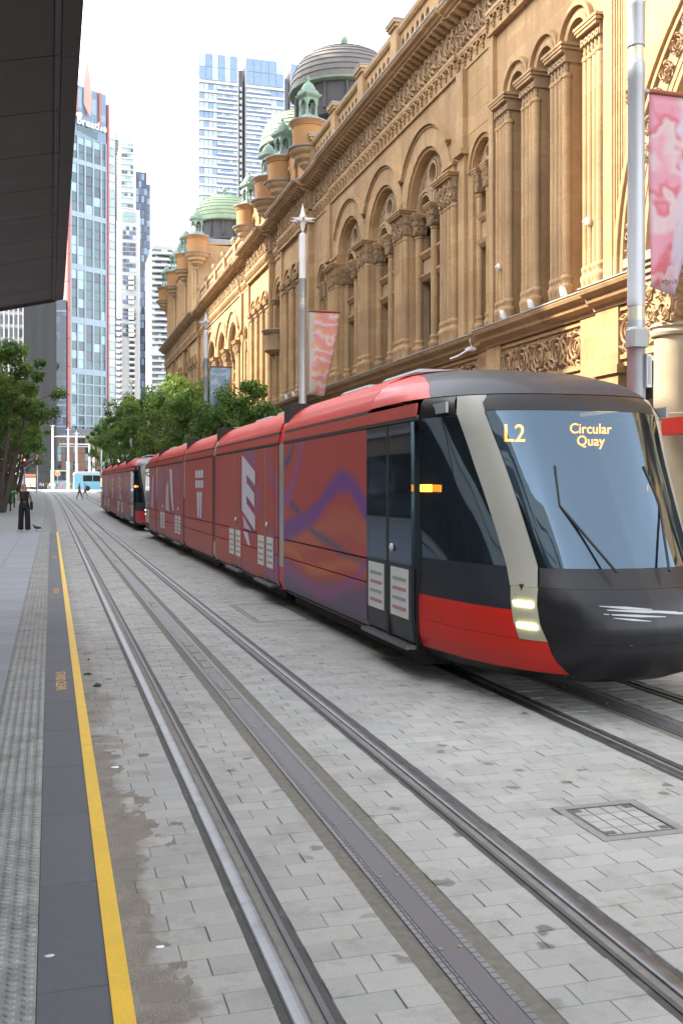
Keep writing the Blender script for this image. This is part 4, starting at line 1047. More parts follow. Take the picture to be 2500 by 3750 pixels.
def wrap_mat():
    """printed advertising film: red ground with purple, slate, salmon and orange ribbons"""
    m, nt, p = newmat('printed_wrap'); g = nt.nodes.new('ShaderNodeTexCoord').outputs['Object']
    sx = nt.nodes.new('ShaderNodeSeparateXYZ'); nt.links.new(g, sx.inputs[0]); y, z = sx.outputs[1], sx.outputs[2]
    t = math_(nt, 'MULTIPLY', math_(nt, 'SUBTRACT', y, 3.6), 1 / 4.4); n1 = noise(nt, g, 1.1, 2)
    def curve(pts, src):
        c = nt.nodes.new('ShaderNodeFloatCurve'); cm = c.mapping; cu = cm.curves[0]; cm.use_clip = False
        cu.points[0].location = (pts[0][0], pts[0][1] / 3); cu.points[1].location = (pts[-1][0], pts[-1][1] / 3)
        for q in pts[1:-1]: cu.points.new(q[0], q[1] / 3)
        cm.update(); nt.links.new(src, c.inputs['Value']); return math_(nt, 'MULTIPLY', c.outputs[0], 3.0)
    red = mixc(nt, noise(nt, g, .5, 2), (.36, .050, .038), (.43, .075, .055)); c = red
    inz = math_(nt, 'MULTIPLY', math_(nt, 'GREATER_THAN', t, -.01), math_(nt, 'LESS_THAN', t, 1.01))
    def lay(c, pts, w, col, soft=16, below=False):
        f = curve(pts, t); d = math_(nt, 'SUBTRACT', z, f)
        if not below: d = math_(nt, 'ABSOLUTE', d)
        k = math_(nt, 'MULTIPLY', math_(nt, 'SUBTRACT', math_(nt, 'MULTIPLY_ADD', n1, .12, w - .06), d), soft, clamp=True)
        return mixc(nt, math_(nt, 'MULTIPLY', k, inz), c, col)
    c = lay(c, [(0, .9), (.2, .82), (.5, .7), (.8, .8), (1, 1.0)], 0, (.13, .085, .17), 5, True)
    c = lay(c, [(0, 1.36), (.2, 1.5), (.35, 1.42), (.5, 1.25), (.7, 1.1), (1, 1.0)], .2, (.42, .10, .06), 9)
    c = lay(c, [(0, 1.0), (.15, 1.05), (.35, 1.2), (.55, 1.3), (.75, 1.55), (1, 1.8)], .1, (.10, .075, .13), 10)
    c = lay(c, [(0, .95), (.2, .98), (.4, .84), (.6, .78), (.8, .95), (1, 1.02)], .1, (.48, .13, .045), 10)
    c = lay(c, [(0, 1.05), (.12, .8), (.35, .55), (.6, .5), (.8, .62), (1, .68)], .12, (.27, .07, .22), 8)
    c = lay(c, [(0, 1.62), (.1, 1.86), (.22, 1.98), (.35, 1.86), (.5, 1.6), (.7, 1.4), (1, 1.2)], .19, (.17, .055, .24), 9)
    c = lay(c, [(.5, 3.3), (.7, 2.5), (.82, 1.95), (.92, 1.75), (1, 1.8)], .2, (.30, .085, .22), 7)
    c = lay(c, [(.5, 3.9), (.8, 2.6), (.9, 2.3), (1, 2.3)], .14, (.09, .07, .16), 8)
    k2 = math_(nt, 'MULTIPLY', math_(nt, 'SUBTRACT', noise(nt, g, .8, 2), .5), 7, clamp=True); k2 = math_(nt, 'MULTIPLY', k2, math_(nt, 'ADD', math_(nt, 'GREATER_THAN', y, 20), math_(nt, 'MULTIPLY', math_(nt, 'GREATER_THAN', y, 8.1), math_(nt, 'LESS_THAN', y, 11.8))))
    c = mixc(nt, math_(nt, 'MULTIPLY', k2, .75), c, (.24, .10, .25))
    nt.links.new(c, p.inputs['Base Color']); p.inputs['Roughness'].default_value = .48; p.inputs['Coat Weight'].default_value = .12; p.inputs['Coat Roughness'].default_value = .15; p.inputs['Specular IOR Level'].default_value = .3
    return m
WRAP = wrap_mat()

# --- the shape of the car body. s: metres behind the nose tip of that height, z: height
def interp(t, x):
    if x <= t[0][0]: return t[0][1]
    for (a, va), (b, vb) in zip(t, t[1:]):
        if x <= b: return va + (vb - va) * (x - a) / (b - a)
    return t[-1][1]
TIP = [(.24, .34), (.34, .06), (.5, -.07), (.75, -.11), (.95, -.04), (1.08, .08), (1.2, .2), (2.7, 1.12), (2.8, 1.22), (2.95, 1.5), (3.08, 2.0), (3.18, 2.7), (3.26, 4.0)]
WID = [(.24, 1.22), (.34, 1.29), (.44, 1.325), (2.58, 1.325), (2.74, 1.305), (2.88, 1.26), (3.0, 1.17), (3.1, 1.04), (3.18, .88), (3.24, .62), (3.27, .3), (3.28, .02)]
PLAN = [(0, 0), (.02, .17), (.06, .30), (.15, .44), (.3, .56), (.5, .665), (.8, .77), (1.2, .86), (1.8, .935), (2.4, .98), (2.9, 1.0)]
LSC = [(1.0, 1.0), (2.7, .42), (3.2, .6)]
def body(y, z):
    """half width of the tram at y metres behind the foremost point and height z"""
    s = (y - interp(TIP, z)) / interp(LSC, z)
    return 0 if s <= 0 else interp(WID, z) * interp(PLAN, s)
def nose_patch(name, mat, parent, zs, yf, yr, side, off=0, n=10, smooth=True):
    """a piece of skin between heights zs, from curve yf(z) back to yr(z), on one side (-1 left, +1 right)"""
    mb = MB(); rows = []
    for z in zs:
        a, b = yf(z), yr(z); row = []
        for k in range(n + 1):
            t = k / n; y = a + (b - a) * (t * t * .6 + t * .4); y = max(y, interp(TIP, z))
            row.append((side * (body(y, z) + off), y - off * .7, z))
        rows.append(row)
    v = [p for r in rows for p in r]; m_ = n + 1
    mb.add(v, [(i * m_ + k, i * m_ + k + 1, (i + 1) * m_ + k + 1, (i + 1) * m_ + k) for i in range(len(zs) - 1) for k in range(n)])
    return mb.build(name, mat, parent, smooth=smooth, ang=60)
def nose_front(name, mat, parent, zs, ye, off=0, n=14):
    """a piece of skin right across the nose, out to curve ye(z) on both sides"""
    mb = MB(); m_ = 2 * n + 1; v = []
    for z in zs:
        tip = interp(TIP, z); e = ye(z); half = []
        for k in range(n + 1):
            t = (k / n) ** 2; y = tip + (e - tip) * t
            half.append((body(y, z) + (off if k else 0), y - off * .7))
        v += [(-x, y, z) for x, y in reversed(half)] + [(x, y, z) for x, y in half[1:]]
    mb.add(v, [(i * m_ + k, i * m_ + k + 1, (i + 1) * m_ + k + 1, (i + 1) * m_ + k) for i in range(len(zs) - 1) for k in range(2 * n)])
    return mb.build(name, mat, parent, smooth=True, ang=60)
def side_panel(name, mat, parent, y0, y1, zs, side, off=0):
    mb = MB(); ys = [y0, y1]
    v = [(side * (interp(WID, z) + off), y, z) for z in zs for y in ys]
    mb.add(v, [(2 * i, 2 * i + 1, 2 * i + 3, 2 * i + 2) for i in range(len(zs) - 1)])
    e = .03; v2 = [(side * (interp(WID, z) - e), y, z) for z in zs for y in ys]
    b = len(mb.v); mb.v += v2; n_ = len(zs)
    mb.f += [[0, 1, b + 1, b], [2 * n_ - 2, 2 * n_ - 1, b + 2 * n_ - 1, b + 2 * n_ - 2]]; mb.mi += [0, 0]
    for i in range(n_ - 1):
        for q in (0, 1): mb.f.append([2 * i + q, 2 * i + 2 + q, b + 2 * i + 2 + q, b + 2 * i + q]); mb.mi.append(0)
    return mb.build(name, mat, parent, smooth=True, ang=30)
def zr(a, b, n): return [a + (b - a) * k / n for k in range(n + 1)]

YP = lambda z: interp([(1.08, .44), (1.2, .50), (2.7, 1.36), (2.8, 1.42)], z)        # front edge of the cream pillar
YP2 = lambda z: YP(z) + interp([(1.08, .24), (1.2, .26), (2.7, .22)], z)
YH = lambda z: interp([(.24, .52), (.34, .25), (.5, .25), (.62, .28), (1.08, .44)], z)                        # front edge of the headlamp
YH2 = lambda z: YH(z) + .24
CABR = lambda z: 2.05
def cab(parent):
    T = lambda z: interp(TIP, z)
    nose_front('windscreen', TGL, parent, zr(1.22, 2.62, 10), lambda z: YP(z) - .004)
    nose_front('windscreen_header', BLACK, parent, zr(2.622, 2.78, 2), lambda z: YP(z) - .004)
    nose_front('brow', CHAR, parent, [2.79, 2.86, 2.95, 3.02, 3.08, 3.13, 3.18], lambda z: T(z) + .75)
    nose_front('sill', BLACK, parent, zr(1.06, 1.218, 3), lambda z: YP(z) - .004)
    nose_front('nose_cover', BLACK, parent, zr(.62, 1.058, 6), lambda z: YH(z) - .003)
    nose_front('bumper', BLACK, parent, [.24, .34, .42, .5, .56, .618], lambda z: YH(z) - .003)
    for sd in (-1, 1):
        nose_patch('pillar', CREAM, parent, zr(1.06, 2.78, 10), YP, YP2, sd, .004, 4)
        nose_patch('headlamp_panel', pm('headlamp_cover', (.36, .35, .26), .3, coat=.4), parent, zr(.62, 1.058, 6), YH, YH2, sd, .004, 4)
        for zz in (.72, .90): nose_patch('headlamp', HEADL, parent, [zz, zz + .035], lambda z: YH(z) + .03, lambda z: YH2(z) - .03, sd, .012, 4)
        nose_patch('cab_window', TGL, parent, zr(1.22, 2.58, 6), lambda z: YP2(z) + .004, CABR, sd, 0, 8)
        nose_patch('cab_window_head', BLACK, parent, [2.582, 2.66, 2.74, 2.78], lambda z: YP2(z) + .004, CABR, sd, 0, 8)
        nose_patch('charcoal_band', CHAR, parent, zr(.86, 1.218, 4), lambda z: (YP2(z) if z > 1.059 else YH2(z)) + .004, CABR, sd, 0, 8)
        nose_patch('red_skirt', RED, parent, [.34, .44, .52, .617], lambda z: YH(z) + .003, CABR, sd, 0, 14); nose_patch('red_skirt', RED, parent, [.62, .70, .78, .858], lambda z: YH2(z) + .003, CABR, sd, 0, 10)
        nose_patch('valance', BLACK, parent, [.24, .29, .338], lambda z: YH(z) + .003, CABR, sd, 0, 12)
        nose_patch('roof_shoulder', RED, parent, [2.79, 2.86, 2.95, 3.02, 3.08, 3.13, 3.18], lambda z: T(z) + .754, lambda z: 3.6, sd, 0, 8)
        l_ = MB().box(-.02, .02, -.11, .11, -.035, .035); l_.build('indicator', INDIC, parent, loc=(sd * (body(2.0, 1.9) + .014), 1.86, 1.9))
        l_ = MB().box(-.012, .012, -.2, .2, -.05, .05); l_.build('cab_badge', SIGNG, parent, loc=(sd * (body(1.75, 2.68) + .010), 1.72, 2.665))
    # destination display behind the windscreen
    MB().box(-1.0, 1.0, 0, .06, -.15, .15).build('display_box', BLACK, parent, loc=(0, 1.52, 2.42))
    for txt, xx, sz, ln in (('L2', -.50, .24, 1), ('Circular\nQuay', .32, .14, .85)):
        tm = text_mesh('destination_text', txt, sz, LEDO, .002, lines=ln)
        inst('destination_text', tm, (xx, 1.51, 2.42), (R(90), 0, 0), parent=parent)
    # cab interior
    MB().box(-.9, .9, .55, 1.5, 1.0, 1.08).build('dashboard', BLACK, parent)
    st = MB(); st.cbox(-.26, .26, 1.75, 2.2, .85, .97, .03); st.cbox(-.25, .25, 2.12, 2.24, .98, 1.75, .03); st.cbox(-.15, .15, 2.13, 2.23, 1.78, 1.98, .03); st.build('driver_seat', CHAR, parent)
    MB().box(-1.15, 1.15, 2.62, 2.66, .4, 2.5).build('cab_partition', pm('cab_grey_panel', (.10, .13, .13), .5), parent)
    # wipers
    for sd in (-1, 1): MB().tube([(sd * .25, .10, 1.2), (sd * .5, .62, 1.75), (sd * .45, .80, 2.1)], .012, 6).build('wiper', RUBB, parent)
    # lettering strokes on the nose
    for k, (a, b, z_, h_) in enumerate(((-.45, -.02, .935, .022), (-.40, .22, .905, .026), (-.43, .10, .872, .02), (.0, .44, .88, .018), (-.36, -.05, .842, .016))):
        mb = MB(); n = 6; v = []
        for i in range(n + 1):
            xx = a + (b - a) * i / n
            for dz in (-h_ / 2, h_ / 2):
                zz = z_ + dz * (1 - .7 * abs(2 * i / n - 1)) - .03 * i / n; lo = interp(TIP, zz); yy = lo
                for q in range(80):
                    if body(yy, zz) >= abs(xx): break
                    yy += .005
                v.append((xx, yy - .006, zz))
        mb.add(v, [(2 * i, 2 * i + 2, 2 * i + 3, 2 * i + 1) for i in range(n)]); mb.build('nose_lettering', pm('faded_white_lettering', (.40, .42, .43), .5), parent)
def notice(parent, y0, z0, w, h, sd, rows=4):
    x = sd * (1.325 + .006); n = empty('door_notice', (x, y0, z0), parent=parent)
    MB().box(-.002, .002, 0, w, 0, h).build('sheet', SIGNW, n)
    for k in range(rows):
        zz = h * (.14 + .8 * k / rows); MB().box(-.0045, .0045, w * .12, w * .88, zz, zz + h * .07).build('print_line', SIGNG if k % 2 else pm('notice_pink', (.45, .22, .2), .5), n)
def door(parent, y0, y1, sd, glazed=False, skirt=WRAP):
    d = empty('door', (0, 0, 0), parent=parent); yc = (y0 + y1) / 2
    for a, b in ((y0 + .015, yc - .035), (yc + .035, y1 - .015)):
        if glazed:
            side_panel('leaf_glass', TGL, d, a, b, zr(1.12, 2.56, 2), sd, .004); side_panel('leaf', CHAR, d, a, b, zr(.36, 1.116, 3), sd, .004)
        else: side_panel('leaf', WRAP, d, a, b, [.36, .44, 2.0, 2.56], sd, .004)
        w = (b - a) * .78; c0 = (a + b) / 2 - w / 2; notice(d, c0, .58, w, .5, sd)
    MB().box(min(sd * 1.30, sd * 1.332), max(sd * 1.30, sd * 1.332), yc - .034, yc + .034, .36, 2.56).build('door_seal', RUBB if glazed else TAN, d)
    MB().box(min(sd * 1.28, sd * 1.39), max(sd * 1.28, sd * 1.39), y0, y1, .295, .335).build('door_step', RAILST, d)
    MB().sphere((sd * 1.345, yc - .18, 1.28), .045, 8, 6, sc=(.5, 1, 1)).build('door_button', SIGNW, d, smooth=True)
def make_tram(root):
    L = 33.4
    for flip in (0, 1):
        c = empty('cab', (0, L if flip else 0, 0), math.pi if flip else 0, parent=root); cab(c)
    joints = [8.05, 14.75, 19.92, 27.3]; cars = list(zip([2.06] + [j + .2 for j in joints], [j - .2 for j in joints] + [L - 2.06]))
    doors = {0: [(2.10, 3.60)], 1: [(8.5, 9.9), (11.4, 12.8)], 2: [], 3: [(20.6, 22.0), (24.6, 26.0)], 4: [(L - 3.60, L - 2.10)]}
    ROOFZ = [2.78, 2.88, 3.0, 3.1, 3.18, 3.24, 3.27, 3.28]
    for ci, (a, b) in enumerate(cars):
        car = empty('car_section', (0, 0, 0), parent=root)
        for sd in (-1, 1):
            a2, b2 = (a, b)
            if ci == 0: a2 = 3.604
            if ci == 4: b2 = L - 3.604
            side_panel('roof_shoulder', REDS, car, a2, b2, ROOFZ, sd); side_panel('gutter', RUBB, car, a2, b2, [2.745, 2.776], sd, .004)
            side_panel('header', REDW, car, a, b, [2.612, 2.66, 2.742], sd); side_panel('window_rail', RUBB, car, a, b, [2.572, 2.608], sd, .006)
            ds = doors[ci]; cuts = [a] + [v for d_ in ds for v in d_] + [b]
            for p, q in zip(cuts[::2], cuts[1::2]):
                if q - p < .06: continue
                side_panel('upper_panel', WRAP, car, p + .004, q - .004, [1.11, 1.6, 2.1, 2.568], sd); side_panel('belt_panel', WRAP, car, p + .004, q - .004, [.835, 1.09], sd)
                side_panel('skirt_panel', WRAP, car, p + .004, q - .004, [.27, .34, .44, .82], sd)
            for i_, d_ in enumerate(ds): door(car, d_[0], d_[1], sd, ci in (0, 4) and True)
        MB().box(-1.29, 1.29, a, b, .36, .40).build('floor', UNDER, car)
        MB().box(-1.2, 1.2, a + .02, b - .02, 2.60, 2.64).build('ceiling', pm('tram_ceiling', (.5, .5, .5), .6), car)
        MB().box(-1.285, -1.27, a, b, .30, 1.1).build('inner_lining', UNDER, car); MB().box(1.27, 1.285, a, b, .30, 1.1).build('inner_lining', UNDER, car)
        for k in range(2):
            w_ = b - a; yb = a + w_ * (.34 + .34 * k)
            MB().cbox(-.55, .55, yb, yb + w_ * .24, 3.22, 3.335, .04).build('roof_unit', ROOFG, car)
        if ci in (0, 4):
            for yy in ((4.4, 5.2, 6.2) if ci == 0 else (L - 4.4, L - 5.2, L - 6.2)):
                for sx in (-.75, .75): g_ = MB(); g_.cbox(sx - .4, sx + .4, yy - .22, yy + .22, .8, .92, .03); g_.cbox(sx - .4, sx + .4, yy + .14, yy + .22, .92, 1.5, .03); g_.build('seat', CHAR, car)
            MB().tube([(-.6, 3.0 if ci == 0 else L - 3.0, .4), (-.6, 3.0 if ci == 0 else L - 3.0, 2.6)], .02, 8).build('grab_pole', YELB, car)
        MB().box(-1.16, 1.16, a + .1, b - .1, .13, .355).build('underfloor_shade_box', UNDER, car)  # box added to block light under the car and darken the ground
        # wheels and bogie
        if ci in (0, 2, 4):
            yb = (a + b) / 2 + (1.0 if ci == 0 else -1.0 if ci == 4 else 0)
            MB().box(-.95, .95, yb - 1.2, yb + 1.2, .09, .128).build('bogie', UNDER, car)
            for sy in (-.8, .8):
                for sx in (-.72, .72):
                    w_ = MB().lathe([(.0, -.06), (.27, -.06), (.29, -.04), (.29, .06), (0, .06)], seg=18); w_.v = [(v[2] + sx, v[0] + yb + sy, v[1] + .30) for v in w_.v]; w_.build('wheel', RAILDK, car, smooth=True)
    for ji, j in enumerate(joints):
        g = empty('articulation', (0, 0, 0), parent=root)
        for sd in (-1, 1):
            up, lo = ((CREAM, RED), (BLACK, CREAM), (CREAM, BLACK), (CREAM, BLACK))[ji]
            zc = (.66, .70, 1.6, 1.5)[ji]
            side_panel('gangway_bar', up, g, j - .15, j + .15, [zc, 1.7, 2.2, 2.58] if zc < 1.6 else [zc, 2.2, 2.58], sd, -.012); side_panel('gangway_bar', lo, g, j - .15, j + .15, [.30, .44, zc - .004], sd, -.012)
            side_panel('gangway_shoulder', CREAM if ji in (1, 2) else RED, g, j - .17, j + .17, [2.584, 2.78, 2.88, 3.0, 3.1, 3.18, 3.24, 3.27], sd, -.02)
        MB().box(-1.22, 1.22, j - .21, j + .21, .3, 3.2).build('bellows', RUBB, g)
    # printed letters and shapes of the advertising film (they stand a hair proud of the skin)
    for sd in (-1,):
        x = sd * 1.3335
        def dec(name, poly, m): mb = MB(); mb.add([(x, p[0], p[1]) for p in poly], [tuple(range(len(poly)))]); return mb.build(name, m, root)
        sk = lambda y_, z_: (y_, z_ - .26 * (11.3 - y_))
        dec('printed_letter', [sk(*p) for p in ((11.32, 2.5), (10.05, 2.5), (10.05, 2.25), (10.85, 2.25), (10.85, 2.1), (10.1, 2.1), (10.1, 1.86), (10.85, 1.86), (10.85, 1.72), (10.05, 1.72), (10.05, 1.46), (11.32, 1.46))], PALEL)
        dec('printed_letter', [sk(*p) for p in ((11.25, 1.40), (10.55, 1.36), (10.4, 1.33), (10.62, 1.31), (11.1, 1.2))], LILAC)
        dec('printed_shape', [(11.2, 1.08), (10.72, 1.08), (10.5, .85), (10.75, .85)], PALEL)
        for k in range(2):
            for q in range(3): y_ = 16.3 + .46 * q; dec('printed_letter', [(y_, 2.3 - .24 * k), (y_ + .4, 2.3 - .24 * k), (y_ + .4, 2.12 - .24 * k), (y_, 2.12 - .24 * k)], PALEL)
        for q in range(2): y_ = 16.5 + .46 * q; dec('printed_letter', [(y_, 1.78), (y_ + .4, 1.78), (y_ + (.3 if q else .36), 1.16), (y_ + (.04 if q else .1), 1.16)], PALEL)
        dec('printed_shape', [(22.6, 2.4), (23.3, 2.45), (23.0, 1.7), (22.5, 1.2), (22.2, 1.2), (22.5, 1.8)], PALEL); dec('printed_shape', [(23.6, 2.1), (24.2, 1.9), (24.4, 1.2), (23.4, 1.15)], LILAC)
        dec('printed_shape', [(28.2, 2.2), (28.6, 2.3), (29.1, 1.2), (28.4, 1.15)], LILAC)
    return root
def place(root, ynose):
    zA, zB = zg(ynose), zg(ynose + 33.4); root.location = (TX, ynose, zA + .01); root.rotation_euler = (math.atan2(zB - zA, 33.4), 0, math.atan2(-(dxt(ynose + 33.4) - dxt(ynose)), 33.4))
tramA = tag(make_tram(empty('tram')), 'red five section tram with charcoal cab nearest the camera, display lit amber', 'tram', 'coupled red trams')
place(tramA, 7.3)
tramB = copy_tree(tramA); tag(tramB, 'second red tram coupled behind the first, farther down the street', 'tram', 'coupled red trams'); place(tramB, 42.3)
# ------------------------------------------------------------------ canopy over the stop
CAN = pm('canopy_bronze_panel', (.060, .053, .050), .5, .35, var=.12, scale=2.5, bmp=.08, obj=.15)
CANF = pm('canopy_fascia', (.050, .042, .041), .5, .3, var=.1)
CANG = pm('canopy_gutter', (.085, .08, .08), .5, .4)
can = tag(empty('stop_canopy', (-3.2, 4, .3)), 'dark bronze panelled canopy over the tram stop, seen from below', 'canopy')
SL = .23; zc_ = lambda x: 4.49 + SL * (x - .04)
def cbx(mb, x0, x1, y0, y1, t0, t1):   # a sloped slab following the soffit
    v = [(x, y, zc_(x) + t) for t in (t0, t1) for (x, y) in ((x0, y0), (x1, y0), (x1, y1), (x0, y1))]
    mb.add([(p[0] + 3.2, p[1] - 4, p[2] - .3) for p in v], [(3, 2, 1, 0), (4, 5, 6, 7), (0, 1, 5, 4), (1, 2, 6, 5), (2, 3, 7, 6), (3, 0, 4, 7)]); return mb
yj = [14.35 - .905 * k for k in range(24)]
for k in range(23):
    for (x0, x1) in ((-1.75, .018), (-3.6, -1.77)): cbx(MB(), x0, x1, yj[k + 1] + .006, yj[k] - .006, .0, .03).build('soffit_panel', CAN, can)
cbx(MB(), -3.7, .17, yj[-1], 14.35, .035, .16).build('roof_deck', CANF, can)
cbx(MB(), .022, .058, yj[-1], 14.33, -.012, .03).build('gutter_strip', CANG, can)
for k in range(8): cbx(MB(), .062, .165, 14.36 - 2.72 * (k + 1) + .006, 14.36 - 2.72 * k, -.02, .034).build('fascia', CANF, can)
cbx(MB(), -3.7, .062, 14.355, 14.40, -.03, .16).build('end_trim', CANF, can)
for k in range(20): 
    b_ = MB().sphere((3.24, yj[k] - 4 - .03, zc_(.04) - .3 - .014), .008, 6, 4); b_.build('screw', CANG, can)
for y in (-4, 2, 8, 13): MB().lathe([(.09, 0), (.09, 3.6)], -.3, y - 4, 12).build('post', CANF, can, smooth=True)

# ------------------------------------------------------------------ multi-function poles with star lanterns
POLE = pm('pole_silver_paint', (.47, .49, .52), .4, .35, var=.06, scale=2)
POLEB = pm('pole_collar', (.40, .42, .45), .4, .4, var=.05)
LAMPW = pm('opal_lantern', (.80, .80, .82), .35, var=.02)
STARM = pm('white_star_lantern', (.80, .80, .80), .4, var=.02)
LENS = pm('pole_lens', (.55, .55, .45), .15, .2)
BOXG = pm('grey_box', (.36, .38, .38), .5, var=.05)
def star_mesh(r):
    mb = MB(); pts = [(r * math.cos(math.pi * k / 3), r * math.sin(math.pi * k / 3), 0) for k in range(6)]
    for zz in (.13, -.13): pts += [(r * .24 * math.cos(math.pi * (k + .5) / 3), r * .24 * math.sin(math.pi * (k + .5) / 3), r * zz) for k in range(6)]
    pts += [(0, 0, r * 1.15), (0, 0, -r * 1.2)]; fs = []
    for k in range(6):
        j = (k - 1) % 6
        fs += [(k, 6 + k, 6 + j), (k, 12 + j, 12 + k), (k, 12 + k, 6 + k), (k, 6 + j, 12 + j), (6 + j, 6 + k, 18), (12 + k, 12 + j, 19)]
    mb.add(pts, fs); return fixn(mb.mesh('star', STARM))
STAR = star_mesh(.46)
def smart_pole(label, X, Y, banner=None, box=False, h=10.0, z=None, arm=True):
    z = zg(Y) + .11 if z is None else z
    p = tag(empty('lamp_pole', (X, Y, z)), label, 'lamp pole', 'silver lamp poles with star tops')
    MB().lathe([(.16, 0), (.16, .5), (.125, .55), (.122, 3.72), (.13, 3.73), (.13, 3.76)], seg=24).build('lower_shaft', POLE, p, smooth=True)
    MB().lathe([(.118, 3.76), (.118, 3.95), (.124, 3.955), (.124, 3.965), (.118, 3.97), (.118, 4.06)], seg=24).build('collar', POLEB, p, smooth=True)
    MB().lathe([(.112, 4.06), (.112, 4.26)], seg=24).build('lens', LENS, p, smooth=True)
    MB().lathe([(.12, 4.26), (.122, 4.36), (.118, 4.37), (.112, 7.35), (.118, 7.36), (.118, 7.54), (.108, 7.55), (.108, 7.58)], seg=24).build('upper_shaft', POLE, p, smooth=True)
    MB().lathe([(.100, 7.58), (.100, 7.78)], seg=24).build('lens', LENS, p, smooth=True)
    MB().lathe([(.118, 7.78), (.118, 8.3), (.122, 8.31), (.122, 8.36)], seg=24).build('collar', POLEB, p, smooth=True)
    MB().lathe([(.116, 8.36), (.116, 9.75), (.05, 9.8)], seg=24).build('lantern', LAMPW, p, smooth=True)
    MB().lathe([(.05, 9.78), (.04, 9.95)], seg=12).build('neck', POLEB, p)
    inst('star', STAR, (0, 0, 10.22), (0, 0, .35), parent=p)
    if box:
        MB().cbox(-.21, .06, -.25, -.03, 3.68, 3.95, .04).build('equipment_box', BOXG, p); MB().cbox(.05, .14, -.17, -.02, 3.15, 3.6, .01).build('cabinet', POLE, p)
        MB().box(.075, .115, -.174, -.171, 3.19, 3.56).build('cabinet_window', BOXG, p)
    if banner is not None:
        z1, z0, w, m_, lab, txt = banner
        MB().tube([(.1, 0, z1), (.22, 0, z1)], .03, 8).build('bracket', POLEB, p); MB().tube([(.1, 0, z0), (.16, 0, z0)], .02, 8).build('bracket', POLEB, p)
        b = tag(empty('banner', (X + .14, Y, z)), lab, 'banner', 'street banners on poles')
        MB().tube([(.06, 0, z1), (.06 + w + .03, 0, z1)], .035, 10).build('banner_rod', pm('rod_brown', (.26, .07, .03), .5), b, smooth=True)
        n, k = 10, 18; mb = MB(); V = []
        for j in range(k + 1):
            t = j / k
            for i in range(n + 1):
                s = i / n; ww = w * (1 - .45 * t ** 1.3)
                V.append((.06 + s * ww, .05 * math.sin(3.5 * s + 5 * t) * t + .16 * t * t * s, z1 - .03 - (z1 - z0) * t + .1 * t * (1 - s) * .3))
        mb.add(V, [(j * (n + 1) + i, j * (n + 1) + i + 1, (j + 1) * (n + 1) + i + 1, (j + 1) * (n + 1) + i) for j in range(k) for i in range(n)])
        o = mb.build('cloth', m_, b, smooth=True, ang=80); so = o.modifiers.new('s', 'SOLIDIFY'); so.thickness = .004
        if txt:
            tm = text_mesh('banner_text', txt, .10, pm('banner_ink', (.05, .04, .06), .6), .001); inst('banner_text', tm, (.06 + w * .36, .06, z0 + .12), (R(90), 0, R(4)), (-1, 1, 1), b)
    return p
def banner_mat(name, base, cols, sc):
    m, nt, p = newmat(name); g = nt.nodes.new('ShaderNodeTexCoord').outputs['Object']
    sx = nt.nodes.new('ShaderNodeSeparateXYZ'); nt.links.new(g, sx.inputs[0])
    w = math_(nt, 'ADD', math_(nt, 'MULTIPLY', sx.outputs[2], sc), math_(nt, 'MULTIPLY', noise(nt, g, 2.0, 2), 2.4))
    st = ramp(nt, math_(nt, 'FRACT', w), [(0, cols[0]), (.3, cols[1]), (.5, cols[2]), (.75, cols[0]), (1, cols[0])])
    k = math_(nt, 'MULTIPLY', math_(nt, 'SUBTRACT', math_(nt, 'MULTIPLY_ADD', noise(nt, g, 1.6, 2), .8, sx.outputs[0]), cols[3]), 14 * cols[4], clamp=True)
    nt.links.new(mixc(nt, k, base, st), p.inputs['Base Color']); p.inputs['Roughness'].default_value = .6
    p.inputs['Transmission Weight'].default_value = 0.0; return m
BN1 = banner_mat('banner_print_pink', (.50, .46, .56), ((.58, .26, .34), (.55, .44, .46), (.52, .12, .16), .98, -1), 1.1)
BN2 = banner_mat('banner_print_coral', (.52, .50, .47), ((.66, .28, .25), (.64, .55, .62), (.68, .36, .2), .62, 1), 2.6)
BN3 = banner_mat('banner_print_blue', (.45, .55, .68), ((.30, .42, .55), (.55, .65, .75), (.38, .5, .6), .4, 1), 2.0)
smart_pole('tall silver lamp pole with equipment box nearest the camera, right edge', 7.62, 12.0, (7.2, 4.52, .98, BN1, 'pink and lilac street banner on the nearest pole', 'Knight'), True)
smart_pole('silver lamp pole with star top in front of the arches, coral banner beside it', 7.62, 30.8, (7.36, 4.72, 1.0, BN2, 'coral striped street banner on the second pole', None))
smart_pole('silver lamp pole with star top above the trees, blue banner beside it', 7.62, 51.4, (7.95, 5.9, 1.15, BN3, 'small pale blue street banner above the trees', None))
smart_pole('silver lamp pole far down the street before the balcony tower', 7.3, 97, z=zg(97) + 1.2, h=10)
smart_pole('most distant silver lamp pole on the right, at the end of the trees', 7.0, 150, z=zg(150) + .6)

